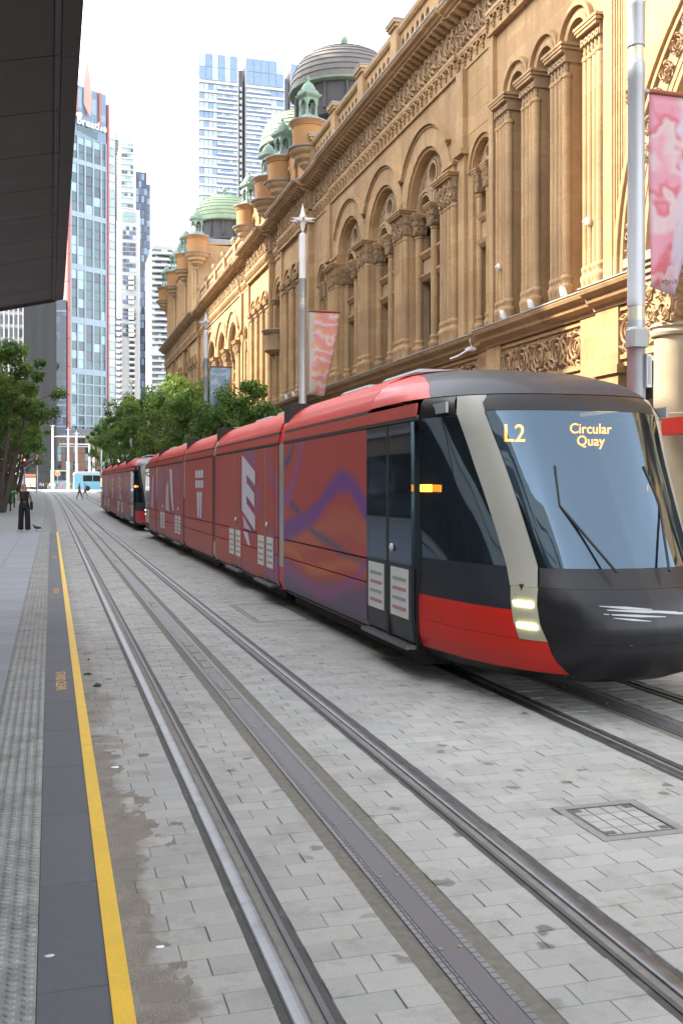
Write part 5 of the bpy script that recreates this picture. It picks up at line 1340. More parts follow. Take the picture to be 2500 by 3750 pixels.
# spotlights on the ledge and a fixture on the columns of the arcade
def ledge_lamp(y, label):
    r = tag(empty('spotlight', (12.5, y, 6.68)), label, 'spotlight', 'white spotlights on the stone ledge')
    l = MB().lathe([(.0, 0), (.085, .01), (.095, .06), (.075, .22), (.06, .24), (.0, .25)], seg=14); l.v = [(v[0] - .25 * v[2], v[1], v[2] + .06) for v in l.v]; l.build('lamp_head', WHITE, r, smooth=True)
    MB().box(-.05, .05, -.05, .05, 0, .07).build('foot', WHITE, r)
for y, s in ((22.95, 'white spotlight on the ledge nearest the near corner pier'), (24.75, 'white spotlight on the ledge, middle of the three by tall arches'), (26.5, 'white spotlight on the ledge farthest of the three by tall arches'),
             (52.5, 'white spotlight on the ledge by the farther tall arches, nearest one'), (54.2, 'white spotlight on the ledge by the farther tall arches, next one')): ledge_lamp(y, s)
def dome_cam(y, z, label):
    r = tag(empty('security_camera', (12.77, y, z)), label, 'camera', 'round cameras on the columns')
    d = MB().lathe([(0, 0), (.10, .01), (.10, .03), (.07, .045), (.035, .08), (0, .085)], seg=16); d.v = [(-v[2], v[0], v[1]) for v in d.v]; d.build('housing', WHITE, r, smooth=True); MB().tube([(-.05, 0, 0), (-.05, .17, .02)], .02, 8).build('arm', WHITE, r)
dome_cam(22.25, 8.5, 'round white camera on the near corner column'); dome_cam(27.4, 8.45, 'round white camera on the farther column of the tall arches')
fl = tag(empty('floodlight', (12.5, 28.9, 6.2)), 'white floodlight on a bracket under the stone ledge', 'floodlight'); fl.scale = (.6, .6, .6)
MB().tube([(0, 0, 0), (-.5, .5, -.35), (-.75, .9, -.45)], .05, 8).build('arm', WHITE, fl, smooth=True); MB().cbox(-.2, .2, -.35, .25, -.12, .05, .03).build('lamp_head', WHITE, fl)
MB().tube([(0, -.2, 0), (-.15, -.3, .3), (-.1, -.2, .48), (.1, .1, .5)], .02, 6).build('cable', WHITE, fl, smooth=True)

# ------------------------------------------------------------------ trees
BARK = pm('bark', (.10, .085, .07), .9, var=.3, scale=6, bmp=.5)
def leaf_mat(name, a, b, c):
    m, nt, p = newmat(name); at = nn(nt, 'ShaderNodeAttribute', attribute_name='tone')
    nt.links.new(ramp(nt, at.outputs['Fac'], [(0, a), (.55, b), (1, c)]), p.inputs['Base Color']); p.inputs['Roughness'].default_value = .5
    tl = nt.nodes.new('ShaderNodeBsdfTranslucent'); nt.links.new(ramp(nt, at.outputs['Fac'], [(0, (.09, .19, .03)), (1, (.24, .36, .05))]), tl.inputs[0])
    mx = nt.nodes.new('ShaderNodeMixShader'); mx.inputs[0].default_value = .45; out = nt.nodes['Material Output']
    nt.links.new(p.outputs[0], mx.inputs[1]); nt.links.new(tl.outputs[0], mx.inputs[2]); nt.links.new(mx.outputs[0], out.inputs[0]); return m
LEAF1 = leaf_mat('plane_leaf_deep', (.045, .105, .028), (.095, .19, .045), (.20, .29, .065))
LEAF2 = leaf_mat('plane_leaf_light', (.055, .12, .032), (.115, .215, .052), (.23, .32, .075))
def tree_meshes(h, rad, z0, seed, leaf, mat, stems=3, nclump=46):
    q = random.Random(seed); tb = MB(); tips = []
    base = h * .30
    for s in range(stems):
        a = 2 * math.pi * s / stems + q.uniform(-.4, .4); p = Vector((q.uniform(-.05, .05), q.uniform(-.05, .05), 0)); pts = [p.copy()]; rs = [.16 * h / 8]
        d = Vector((math.cos(a) * .22, math.sin(a) * .22, 1)).normalized()
        n = 6
        for k in range(n):
            p = p + d * (h * .72 / n); d = (d + Vector((q.uniform(-.14, .14) + math.cos(a) * .05, q.uniform(-.14, .14) + math.sin(a) * .05, .1))).normalized(); pts.append(p.copy()); rs.append(max(.02, .16 * h / 8 * (1 - (k + 1) / (n + .6))))
            if k >= 1:
                for _ in range(2):
                    b = q.uniform(0, 6.28); e = p + Vector((math.cos(b), math.sin(b), q.uniform(.2, .9))) * rad * q.uniform(.35, .75); mid = (p + e) / 2 + Vector((0, 0, .15)); tb.tube([p, mid, e], [rs[-1] * .6, rs[-1] * .4, .012], 5); tips.append(e)
        tb.tube(pts, rs, 8); tips.append(p)
    trunk = tb.mesh('trunk', BARK, True, 60)
    V, F, T = [], [], []; zc = z0 + (h - z0) * .5; hz = (h - z0) * .5
    cl = list(tips)
    while len(cl) < nclump:
        a, b = q.uniform(0, 6.28), q.uniform(-1, 1); r_ = q.uniform(.35, 1) ** .5
        c = math.sqrt(1 - b * b); wid = 1 - .35 * max(0, b)
        cl.append(Vector((rad * r_ * c * math.cos(a) * wid, rad * r_ * c * math.sin(a) * wid, zc + hz * b * r_ * .92)))
    for c in cl:
        R_ = q.uniform(.4, 1.0) * rad * .27; m_ = int(leaf * q.uniform(.7, 1.2)); tone = q.uniform(.1, .75)
        for _ in range(m_):
            v = Vector((q.gauss(0, 1), q.gauss(0, 1), q.gauss(0, .75))); v = v.normalized() * R_ * q.random() ** .45; o = c + v
            if o.z < z0 * .82: continue
            nrm = (v.normalized() + Vector((q.uniform(-.7, .7), q.uniform(-.7, .7), q.uniform(-.2, 1.0)))).normalized(); t = nrm.orthogonal().normalized(); t.rotate(Matrix.Rotation(q.uniform(0, 6.28), 3, nrm)); b = nrm.cross(t)
            L, w = q.uniform(.09, .17), q.uniform(.05, .085); i = len(V)
            V += [tuple(o - t * L), tuple(o + b * w), tuple(o + t * L - nrm * L * .35), tuple(o - b * w)]; F.append((i, i + 1, i + 2, i + 3)); T.append(min(1, max(0, tone + q.uniform(-.2, .25) + .12 * v.normalized().z)))
    me = bpy.data.meshes.new('crown'); me.from_pydata(V, [], F); me.materials.append(mat); at = me.attributes.new('tone', 'FLOAT', 'FACE'); at.data.foreach_set('value', T); me.update()
    return trunk, me
TM = [tree_meshes(11.5, 3.0, 5.4, 3, 175, LEAF1, 3, 84), tree_meshes(8.6, 3.2, 2.6, 9, 165, LEAF2, 3, 76), tree_meshes(12.5, 3.6, 5.2, 21, 170, LEAF1, 3, 84)]
def tree(X, Y, k, s, rz, label, group):
    t = tag(empty('street_tree', (X, Y, zg(Y))), label, 'tree', group); t.rotation_euler = (0, 0, rz); t.scale = (s, s, s)
    inst('trunk', TM[k][0], parent=t); inst('crown', TM[k][1], parent=t)
gl, gr_ = 'trees along the left footpath', 'trees in front of the sandstone arcade'
for i, (X, Y, k, s, lab) in enumerate(((-2.95, 66, 0, 1.0, 'nearest leafy street tree on the left footpath, largest crown'), (-3.4, 79, 2, .8, 'second street tree behind the nearest one on the left footpath'),
        (-3.5, 92, 0, 1.05, 'third street tree on the left, trunk right of the first two'), (-3.9, 108, 2, .8, 'fourth street tree on the left, deep behind the others'), (-3.7, 126, 0, .95, 'farthest street tree on the left, nearest the crossing'))): tree(X, Y, k, s, i * 1.3 + .4, lab, gl)
for i, (X, Y, k, s, lab) in enumerate(((9.3, 50.5, 1, .86, 'nearest green tree before the arcade, right of the blue banner'), (8.9, 61, 1, 1.0, 'second tree before the arcade, under the blue banner'), (8.6, 74, 1, 1.18, 'third tree before the arcade, mid green crown'),
        (8.4, 90, 2, .86, 'fourth tree before the arcade, darker crown'), (8.0, 108, 0, .95, 'fifth tree before the arcade above the second tram'), (8.2, 130, 2, .86, 'sixth tree before the arcade, leftmost of the row'), (8.2, 158, 2, .85, 'last tree of the row, far beyond the arcade'))): tree(X, Y, k, s, i * .9, lab, gr_)
# ------------------------------------------------------------------ buildings at the end of the street
def solveL(P0, e, px):
    u = (px - 1250) / 3685.0; # (X c - Y s) = u (X s + Y c)
    a = e[0] * CS - e[1] * SN - u * (e[0] * SN + e[1] * CS); b = P0[0] * CS - P0[1] * SN - u * (P0[0] * SN + P0[1] * CS)
    return -b / a
def btower(name, label, px, d, e=(1, 0), z0=0):
    X, Y = W(px, d); o = tag(empty(name, (X, Y, z0), math.atan2(e[1], e[0])), label, 'building'); return o, (X, Y)
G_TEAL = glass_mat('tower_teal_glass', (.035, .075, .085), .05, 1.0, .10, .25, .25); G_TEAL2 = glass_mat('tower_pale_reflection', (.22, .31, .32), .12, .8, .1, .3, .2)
G_BLUE = glass_mat('tower_sky_glass', (.17, .25, .36), .06, .8, .05, .3, .3); G_BLUE2 = glass_mat('tower_blue_glass_pale', (.34, .40, .46), .1, .8, .05, .3, .2)
G_DARK = glass_mat('tower_dark_glass', (.022, .034, .055), .06, 1.0, .08, .3, .2); G_BAL = glass_mat('balcony_indigo_glass', (.07, .10, .20), .1, .8)
LBLUE = pm('pale_blue_cladding', (.27, .35, .43), .4, var=.06, scale=.3); PINK = pm('salmon_cladding', (.40, .13, .12), .5, var=.08, scale=.2, obj=.12)
WCLAD = pm('white_tower_cladding', (.47, .475, .48), .5, var=.04, scale=.2); WSLAB = pm('white_slab_edge', (.55, .55, .55), .5, var=.03, scale=.3); GCLAD = pm('grey_cladding', (.17, .175, .185), .6, var=.1, scale=.3)
TERRA = pm('terracotta_panels', (.25, .13, .09), .7, var=.12, scale=.5); DFIN = pm('charcoal_fins', (.03, .032, .036), .5, var=.15, scale=.4)
qr = random.Random(77)
UNITW = {}
def pane(parent, m, x0, x1, z0, z1, y=-.05, tilt=.5, name='window'):
    if m.name not in UNITW: UNITW[m.name] = MB().box(-.5, .5, 0, .04, -.5, .5).mesh('window', m)
    return inst(name, UNITW[m.name], ((x0 + x1) / 2, y, (z0 + z1) / 2), (R(qr.uniform(-tilt, tilt)), 0, R(qr.uniform(-tilt, tilt))), (x1 - x0, 1, z1 - z0), parent)
def bx(parent, name, m, x0, x1, y0, y1, z0, z1): return MB().box(x0, x1, y0, y1, z0, z1).build(name, m, parent)

# tower with pale blue bands, salmon corner frames and the word breathe
e = (.826, .563); T, P0 = btower('glass_tower', 'tall glass tower with pale blue bands, salmon corner frames and a rooftop sign', 256, 300, e)
Lx = lambda px: solveL(P0, e, px)
Lr = Lx(391); top = H(345, 305) ; dm = 308.0
bx(T, 'core', G_DARK, .3, Lr - .3, .3, 26, 0, top - 2)
Z = lambda py: H(py, 304)
cols = [Lx(p) for p in (259, 284, 311, 341, 370, 388)]
bands = [(432, 505), (588, 606), (780, 800), (972, 992), (1164, 1188), (1350, 1372)]
bx(T, 'crown', pm('crown_blue', (.17, .25, .34), .45, var=.08, scale=.3), .2, Lr - .2, .0, 24, Z(505), Z(318))
for (a, b) in bands[1:]: bx(T, 'spandrel_band', LBLUE, .1, Lr - .1, -.12, .3, Z(b), Z(a))
for x in cols: bx(T, 'mullion', LBLUE, x - .25, x + .25, -.16, .3, 6, Z(500))
edges = [505] + [v for b in bands[1:] for v in b]; segs = [(505, 588), (606, 780), (800, 972), (992, 1164), (1188, 1350)]
for (pa, pb) in segs:
    n = max(2, int(round((Z(pa) - Z(pb)) / 2.7))); h = (Z(pa) - Z(pb)) / n
    for ci in range(5):
        for k in range(n):
            m = G_TEAL2 if qr.random() < (.34 if ci < 2 else .12) else (G_TEAL if qr.random() < .7 else G_DARK)
            pane(T, m, cols[ci] + .26, cols[ci + 1] - .26, Z(pb) + h * k + .08, Z(pb) + h * (k + 1) - .04, .1, 1.6)
for r_ in range(5):
    za, zb = Z(1372 + 38 * r_), Z(1372 + 38 * (r_ + 1))
    bx(T, 'spandrel_band', LBLUE, .1, Lr - .1, -.14, .3, zb, zb + .45)
    for ci in range(5): pane(T, G_TEAL2 if (ci < 2 and qr.random() < .5) else G_TEAL, cols[ci] + .26, cols[ci + 1] - .26, zb + .5, za - .05, .1, 1.2)
bx(T, 'podium', G_DARK, -1, Lr + 1, -1.5, 10, 1, Z(1572)); bx(T, 'podium_band', GCLAD, -1.2, Lr + 1.2, -1.7, 10, Z(1600), Z(1585))
for k in range(14):                                        # salmon corner frames in storey-high pieces
    za, zb = 4 + (Z(330) - 4) * k / 14, 4 + (Z(330) - 4) * (k + 1) / 14
    bx(T, 'corner_frame', PINK, -1.15, -.1, -.5, 1.2, za + .06, zb - .06); bx(T, 'corner_frame', PINK, Lr + .05, Lr + .65, -.5, 1.2, za + .06, zb - .06 if k < 13 else Z(352))
for k in range(40): pane(T, G_BLUE2 if qr.random() < .6 else G_TEAL2, Lr + .7, Lr + 3.6, 5 + 2.62 * k, 5 + 2.62 * k + 2.3, .8, .8)
bx(T, 'side_wing', LBLUE, Lr + .66, Lr + 3.7, .9, 22, 0, 110)
zt, zb = Z(218), Z(410); xm = Lx(318)
sp = MB(); sp.add([(xm - 1.5, -.4, zb + 2.5), (xm, -1.6, zb - 1.5), (xm + 1.7, -.4, zb + 2), (xm - 1.4, -.4, zt - 6), (xm, -1.5, zt - 5), (xm + 1.5, -.4, zt - 7), (xm, -.2, zt + 1.5), (xm, .8, zb), (xm, .8, zt - 5)], [(0, 1, 4, 3), (1, 2, 5, 4), (3, 4, 6), (4, 5, 6), (0, 7, 1), (1, 7, 2), (0, 3, 8, 7), (2, 7, 8, 5), (3, 6, 8), (5, 8, 6)]); sp.build('spire', pm('pale_salmon', (.52, .32, .29), .5, var=.06), T)
for px_, a, b in ((277, 280, 415), (362, 318, 448)): x = Lx(px_); bx(T, 'crown_rib', PINK, x - .35, x + .35, -.7, 0, Z(b), Z(a))
for px_, a, b in ((289, 330, 400), (344, 350, 408), (375, 400, 425)): x = Lx(px_); pane(T, G_BLUE, x - .9, x + .9, Z(b), Z(a), -.06, .1)
for px_ in (294, 312, 330, 345): x = Lx(px_); pane(T, G_TEAL, x - 1.2, x + 1.2, Z(482 + (px_ - 290) * .25), Z(455 + (px_ - 290) * .25), -.06, .8)
tm = text_mesh('sign_lettering', 'breathe', 3.2, pm('sign_white', (.85, .85, .85), .5, var=.02), .15, spacing=1.02, bold=.05); inst('sign_lettering', tm, (Lx(333), -.5, Z(449)), (R(90), 0, 0), (1.06, 1, 1), T)
sg = MB(); 
for (dx, dz, r_) in ((-.5, .1, .75), (.35, .35, .8), (.2, -.35, .7)): sg.sphere((Lx(287) + dx, -.45, Z(430) + dz), r_, 10, 6, sc=(1, .2, 1))
sg.build('sign_emblem', WSLAB, T)

# slender white tower with a louvred strip
T, P0 = btower('white_tower', 'slender white tower with a dark louvred strip, right of the sign tower', 397, 420); Lx = lambda px: solveL(P0, (1, 0), px); Z = lambda py: H(py, 420)
bx(T, 'slab', WCLAD, 0, Lx(421), 0, 18, 0, Z(470)); bx(T, 'core', WCLAD, Lx(421), Lx(438), 1.2, 18, 0, Z(430)); bx(T, 'rooftop_frame', WCLAD, Lx(402), Lx(433), 3, 14, Z(500), Z(412))
bl = MB().box(-.5, .5, -.5, .5, -.5, .5).mesh('louvre', GCLAD); n = 78
for k in range(n):
    zz = Z(1240) + (Z(502) - Z(1240)) * k / n; inst('louvre', bl, ((Lx(422) + Lx(434)) / 2, 1.0, zz + .3), (0, 0, 0), (Lx(434) - Lx(422), .5, .55), T)
for k in range(12):
    for q in range(3): pane(T, G_BLUE2, Lx(401 + 6 * q), Lx(405 + 6 * q), Z(1490) + 4 * k, Z(1490) + 4 * k + 2.8, -.06, .4)

# stacked residential tower: pale glass above, white frames below
T, P0 = btower('residential_tower', 'residential tower with green glass top and white framed storeys below', 440, 390); Lx = lambda px: solveL(P0, (1, 0), px); Z = lambda py: H(py, 390)
bx(T, 'upper_core', WCLAD, Lx(441), Lx(491), 1, 20, Z(765), Z(512)); bx(T, 'lower_core', WCLAD, 0, Lx(513), .3, 20, 0, Z(762)); bx(T, 'plant_room', G_BLUE2, Lx(449), Lx(486), 3, 12, Z(512), Z(478))
bx(T, 'mast', GCLAD, Lx(447), Lx(449), 4, 5, Z(512), Z(440)); bx(T, 'mast', GCLAD, Lx(452), Lx(456), 5, 6, Z(512), Z(452))
n = 12
for k in range(n):
    za, zb = Z(760) + (Z(515) - Z(760)) * k / n, Z(760) + (Z(515) - Z(760)) * (k + 1) / n
    for q in range(4): pane(T, (G_BLUE2, G_TEAL2, G_TEAL, G_BLUE2)[qr.randrange(4)], Lx(446 + 11 * q), Lx(456 + 11 * q), za + .6, zb - .3, .9, .6)
    bx(T, 'floor_band', WSLAB, Lx(443), Lx(490), .5, 1, za, za + .5)
for (a, b, rows) in ((772, 812, 2), (826, 876, 3), (886, 936, 3), (946, 996, 3), (1006, 1062, 3), (1080, 1114, 2), (1128, 1172, 3), (1186, 1234, 3)):
    h = (Z(a) - Z(b)) / rows
    for r_ in range(rows):
        for q in range(4): pane(T, G_TEAL2 if a < 800 else (G_DARK, G_DARK, G_BAL, G_BLUE2)[qr.randrange(4)], Lx(450 + 12 * q), Lx(461 + 12 * q), Z(b) + h * r_ + .4, Z(b) + h * (r_ + 1), .1, .5)
        if a > 1000: bx(T, 'balcony', WSLAB, Lx(470), Lx(490), -1.6, .1, Z(b) + h * r_ + .2, Z(b) + h * r_ + 1.5)
for k in range(15):
    zz = Z(1475) + 2.2 * k
    for (a, b) in ((426, 447), (472, 494)): bx(T, 'balcony', WSLAB, Lx(a), Lx(b), -1.4, .28, zz, zz + .85); pane(T, G_DARK, Lx(a) + .2, Lx(b) - .2, zz + .95, zz + 2.0, .15, .3)

# dark glass tower
T, P0 = btower('dark_tower', 'dark blue glass tower between two white towers', 497, 400); Lx = lambda px: solveL(P0, (1, 0), px); Z = lambda py: H(py, 400)
bx(T, 'core', G_DARK, 0, Lx(538), .3, 20, 0, Z(626)); bx(T, 'side_core', G_DARK, Lx(538), Lx(553), 3, 20, 0, Z(662))
n = 32
for k in range(n):
    za, zb = Z(1500) + (Z(632) - Z(1500)) * k / n, Z(1500) + (Z(632) - Z(1500)) * (k + 1) / n
    for q in range(4): pane(T, (G_DARK, G_BAL, G_DARK, G_BLUE)[qr.randrange(4)], Lx(498.5 + 10 * q), Lx(507.5 + 10 * q), za + .25, zb - .1, .1, 1.0)
    if zb < Z(670): pane(T, (G_BAL, G_BLUE)[qr.randrange(2)], Lx(539), Lx(552), za + .25, zb - .1, 2.8, 1.0)

# white balcony slab block left of the arcade
T, P0 = btower('balcony_block', 'white apartment slab with long horizontal balconies left of the arcade', 552, 330); Lx = lambda px: solveL(P0, (1, 0), px); Z = lambda py: H(py, 330)
bx(T, 'core', GCLAD, .5, Lx(690), 2.0, 24, 0, Z(905))
n = 27; za0 = Z(1500)
for k in range(n):
    zz = za0 + (Z(905) - za0) * k / n; h = (Z(905) - za0) / n
    bx(T, 'balcony_slab', WSLAB, 0, Lx(690), -.2, 2.2, zz, zz + h * .38)
    for q in range(11): pane(T, (G_TEAL, G_BLUE2, G_TEAL, G_DARK)[qr.randrange(4)], .6 + 1.02 * q, 1.52 + 1.02 * q, zz + h * .40, zz + h * .98, 1.9, .4)
bx(T, 'transfer_floor', WSLAB, -.3, Lx(690), -.5, 2.5, Z(1300), Z(1268)); bx(T, 'roof_plant', WCLAD, 1, Lx(640), 6, 14, Z(905), Z(880))

# large pale tower behind the domes
T, P0 = btower('pale_blue_tower', 'broad pale blue glass tower with dark slots rising behind the domes', 730, 330); Lx = lambda px: solveL(P0, (1, 0), px); Z = lambda py: H(py, 330)
bays = [(731, 868), (903, 1037), (1068, 1157)]
for i, (a, b) in enumerate(bays):
    bx(T, 'bay_core', WCLAD, Lx(a) - .3, Lx(b) + .6, .4, 26, 0, Z(183 + 3 * i))
    for c_ in range(2):
        n_ = 6 if i == 0 else 5; w = (Lx(b) - Lx(a)) / n_
        for k in range(n_): pane(T, (G_BLUE, G_BLUE, G_BLUE2)[qr.randrange(3)], Lx(a) + w * k + .06, Lx(a) + w * (k + 1) - .06, Z(285 - 48 * c_), Z(237 - 48 * c_) - .12, .2, .5)
    n = 14 if i < 2 else 5
    for k in range(n):
        zz = Z(292 + 34.4 * (k + 1)); h = 34.4 / 3685 * 330; xs = Lx(a) + (Lx(b) - Lx(a)) * (.47 if i == 0 else .0); xe = Lx(a) + (Lx(b) - Lx(a)) * (1 if i == 0 else .66)
        bx(T, 'slab_edge', WSLAB, Lx(a) - .3, Lx(b) + .3, -.5, .4, zz + h * .78, zz + h); bx(T, 'upper_sill', WSLAB, xs, xe, -.3, .4, zz + h * .28, zz + h * .42)
        pane(T, G_BAL, xs, xe, zz, zz + h * .28, -.2, .1, 'balcony_glass')
        n_ = 5; w = (xe - xs) / n_
        for q in range(n_): pane(T, (G_BLUE2, G_BLUE2, G_BLUE, G_TEAL2)[qr.randrange(4)], xs + w * q + .06, xs + w * (q + 1) - .06, zz + h * .42, zz + h * .78, .1, .5)
        o0, o1 = (Lx(a), xs) if i == 0 else (xe, Lx(b)); n_ = 4 if i == 0 else 2; w = (o1 - o0) / n_
        for q in range(n_): pane(T, (G_BLUE, G_BLUE2, G_BLUE2)[qr.randrange(3)], o0 + w * q + .06, o0 + w * (q + 1) - .06, zz, zz + h * .76, .1, .5)
for (a, b, t) in ((878, 893, 230), (1044, 1061, 243)): bx(T, 'dark_slot', G_DARK, Lx(a), Lx(b), 2, 20, 0, Z(t))
for k in range(18): bx(T, 'slot_balcony', WSLAB, Lx(880), Lx(887), .8, 2.1, Z(310 + 24 * k), Z(310 + 24 * k) + 1.2)

# white office with deep window bays, left
T, P0 = btower('office_block', 'white precast office block with columns of narrow dark windows, far left', -60, 276); Lx = lambda px: solveL(P0, (1, 0), px); Z = lambda py: H(py, 276)
bx(T, 'core', WCLAD, 0, Lx(161), .8, 20, 0, 75); pc = 17.55; ph = 48.5
pier = MB().prism([(-.18, .8), (-.22, -.25), (.12, -.35), (.18, .8)], 2, 0, 62).mesh('fin', WSLAB)
for k in range(13): inst('fin', fixn(pier), (Lx(-55 + pc * k), 0, 8), parent=T)
for r_ in range(15):
    zz = Z(1095 + ph * (r_ - 4))
    for k in range(12):
        x0 = Lx(-55 + pc * k) + .28; x1 = Lx(-55 + pc * (k + 1)) - .3
        pane(T, (G_DARK, G_DARK, GCLAD)[qr.randrange(3)], x0, x1, zz - 2.6, zz - .55, .72, .3)
        if k < 12: MB().prism([(.8, -.5), (.25, -.15), (.1, .5), (.8, .95)], 0, x0 - .1, x1 + .1).build('sill_panel', WSLAB, T, loc=(0, 0, zz))
# dark finned building
T, P0 = btower('finned_building', 'dark grey building clad in thin vertical fins, behind the left trees', 86, 262); Lx = lambda px: solveL(P0, (1, 0), px); Z = lambda py: H(py, 262)
bx(T, 'core', DFIN, 0, Lx(207), .4, 8, Z(1725), H(1092, 262)); fin = MB().box(-.06, .06, -.25, .42, 0, Z(1092) - Z(1725)).mesh('fin', pm('fin_grey', (.075, .078, .085), .5))
for k in range(30): inst('fin', fin, (.15 + (Lx(207) - .3) * k / 29, 0, Z(1725)), parent=T)
bx(T, 'shopfront', pm('dark_shopfront', (.03, .03, .035), .4), 0, Lx(207), .3, 6, 1, Z(1725))
# dark blue block behind it
T, P0 = btower('blue_glass_block', 'narrow dark blue glass block beside the sign tower', 206, 297); Lx = lambda px: solveL(P0, (1, 0), px); Z = lambda py: H(py, 297)
bx(T, 'core', G_DARK, 0, Lx(242), .4, 12, 0, Z(1095))
for k in range(22):
    zz = 4 + 2.3 * k
    for q in range(3): pane(T, (G_DARK, G_DARK, G_BAL)[qr.randrange(3)], .1 + .95 * q, 1.0 + .95 * q, zz, zz + 2.1, .3, .8)
for y_ in (1134, 1480, 1520, 1558): bx(T, 'band', LBLUE, 0, Lx(242), .1, .4, Z(y_ + 6), Z(y_))
# low terracotta and grey building closing the view
T, P0 = btower('terrace_building', 'low terracotta and grey glass building closing the street', 208, 285); Lx = lambda px: solveL(P0, (1, 0), px); Z = lambda py: H(py, 285)
bx(T, 'core', GCLAD, 0, Lx(430), .6, 14, 1, Z(1600))
for r_ in range(5):
    for k in range(15):
        x0 = Lx(210 + 14.5 * k); x1 = Lx(210 + 14.5 * (k + 1)); z1_ = Z(1602 + 29 * r_); z0_ = Z(1602 + 29 * (r_ + 1))
        m = (TERRA, GCLAD, G_DARK, G_TEAL2)[qr.choice((0, 0, 1, 2, 2, 3))]; pane(T, m, x0 + .05, x1 - .05, z0_ + .1, z1_ - .1, .4, .1, 'facade_panel')
bx(T, 'roof_edge', WSLAB, -.3, Lx(432), .2, 14, Z(1600), Z(1594))
for k in range(3): bx(T, 'pergola_beam', WSLAB, Lx(215), Lx(330), -.6 + .8 * k, -.4 + .8 * k, Z(1628 + 8 * k), Z(1626 + 8 * k) + .2)

# ------------------------------------------------------------------ the unseen row of buildings on the camera's side of the street (added, its heights and gaps shaped to shade the street and leave sun patches)
BRK = pm('brown_brick_wall', (.30, .23, .18), .85, var=.2, scale=.6); CRM = pm('cream_rendered_wall', (.52, .50, .46), .8, var=.1, scale=.4)
for (y0, y1, h, m, lab) in ((-45, 38.8, 23.5, CRM, 'added unseen cream block beside the stop, kept low to let sun onto the arcade'), (39, 73.3, 47, BRK, 'added unseen brown tower shading the middle of the arcade'), (73.5, 100.5, 25, CRM, 'added unseen lower cream block leaving a sun patch between two towers'), (100.7, 170, 52, BRK, 'added unseen tall brown tower shading the far end of the arcade')):
    b = tag(empty('shade_building', (-10.5, y0, 0)), lab, 'building'); D = y1 - y0
    MB().box(-6 if m is BRK else -20, 0, 0, D, 0, h).build('wall', m, b); nf = int((h - 5) / 3.8); nb = int(D / 3.2)
    wn = MB().box(0, .03, -1.05, 1.05, -1.1, 1.1).mesh('window', G_TEAL if m is BRK else G_DARK)
    for f in range(nf):
        bx(b, 'string_course', WCLAD, 0, .12, 0, D, 4.6 + 3.8 * f, 4.85 + 3.8 * f)
        if nf * nb <= 300:
            for k in range(nb): inst('window', wn, (.02, D * (k + .5) / nb, 6.6 + 3.8 * f), parent=b)
    bx(b, 'shopfront', G_DARK, 0, .1, .5, D - .5, .4, 3.6)
# ------------------------------------------------------------------ people, bird, vehicles and signals
def skin_mesh(name, V, E, rad, root=0, sub=1):
    me = bpy.data.meshes.new(name); me.from_pydata(V, E, []); o = bpy.data.objects.new(name, me); COL.objects.link(o)
    sk = o.modifiers.new('skin', 'SKIN'); sk.use_smooth_shade = True
    ly = me.skin_vertices[0] if me.skin_vertices else None
    if ly is None:
        bm = bmesh.new(); bm.from_mesh(me); bm.verts.layers.skin.verify(); bm.to_mesh(me); bm.free(); ly = me.skin_vertices[0]
    for i, r in enumerate(rad):
        ly.data[i].radius = (r, r) if not isinstance(r, tuple) else r
        ly.data[i].use_root = (i == root)
    sb = o.modifiers.new('sub', 'SUBSURF'); sb.levels = sub; sb.render_levels = sub
    dg = bpy.context.evaluated_depsgraph_get(); out = bpy.data.meshes.new_from_object(o.evaluated_get(dg)); bpy.data.objects.remove(o); out.name = name
    return out
def figure(stride=.0, bend=(0, 0), armL=None, armR=None, fingers=False, lift=0):
    """joints of an adult 1.70 m tall facing -y; returns a continuous body mesh"""
    V, E, Rr = [], [], []
    def j(p, r, par=None):
        V.append(p); Rr.append(r)
        if par is not None: E.append((par, len(V) - 1))
        return len(V) - 1
    pel = j((0, 0, .94), (.135, .10)); sp = j((0, .0, 1.12), (.115, .085), pel); ch = j((0, .005, 1.30), (.14, .095), sp); uc = j((0, .01, 1.40), (.12, .08), ch)
    nk = j((0, .0, 1.485), .05, uc); hd0 = j((0, -.01, 1.545), (.066, .075), nk); hd1 = j((0, -.012, 1.62), (.076, .092), hd0); j((0, .0, 1.685), (.05, .06), hd1)
    for s in (-1, 1):
        sh = j((s * .17, .01, 1.395), .056, uc); a = (armL if s < 0 else armR) or [(s * .22, .03, 1.12), (s * .235, -.05, .88), (s * .235, -.09, .79)]
        el = j(a[0], .042, sh); wr = j(a[1], .028, el); hn = j(a[2], (.034, .02), wr)
        if fingers:
            d = (Vector(a[2]) - Vector(a[1])).normalized(); sd = Vector((0, 1, 0)) if abs(d.y) < .7 else Vector((1, 0, 0)); sd = (sd - d * sd.dot(d)).normalized(); cu = d.cross(sd) * (-s)
            for k, l in enumerate((.062, .072, .068, .052)):
                b = Vector(a[2]) + sd * (k - 1.5) * .018; m = b + d * l * .55; j(tuple(m), .009, hn); j(tuple(m + d * l * .4 + cu * .02), .008, len(V) - 1)
            b = Vector(a[1]) + d * .02 + sd * .03; j(tuple(b), .011, wr); j(tuple(b + sd * .025 + d * .035), .009, len(V) - 1)
        hp = j((s * .085, 0, .88), .092, pel); st = stride * s
        kn = j((s * .095, -st * .55 - .02, .50), .062, hp); an = j((s * .10, -st + (.05 if st < 0 else 0), .10 + (.06 if st < 0 and lift else 0)), .04, kn); j((s * .105, -st - .13, .04 + (.02 if st < 0 and lift else 0)), (.036, .028), an)
    return skin_mesh('body', V, E, Rr)
SKINM = pm('skin', (.48, .28, .19), .55, var=.06); SKIND = pm('skin_tan', (.30, .16, .10), .55)
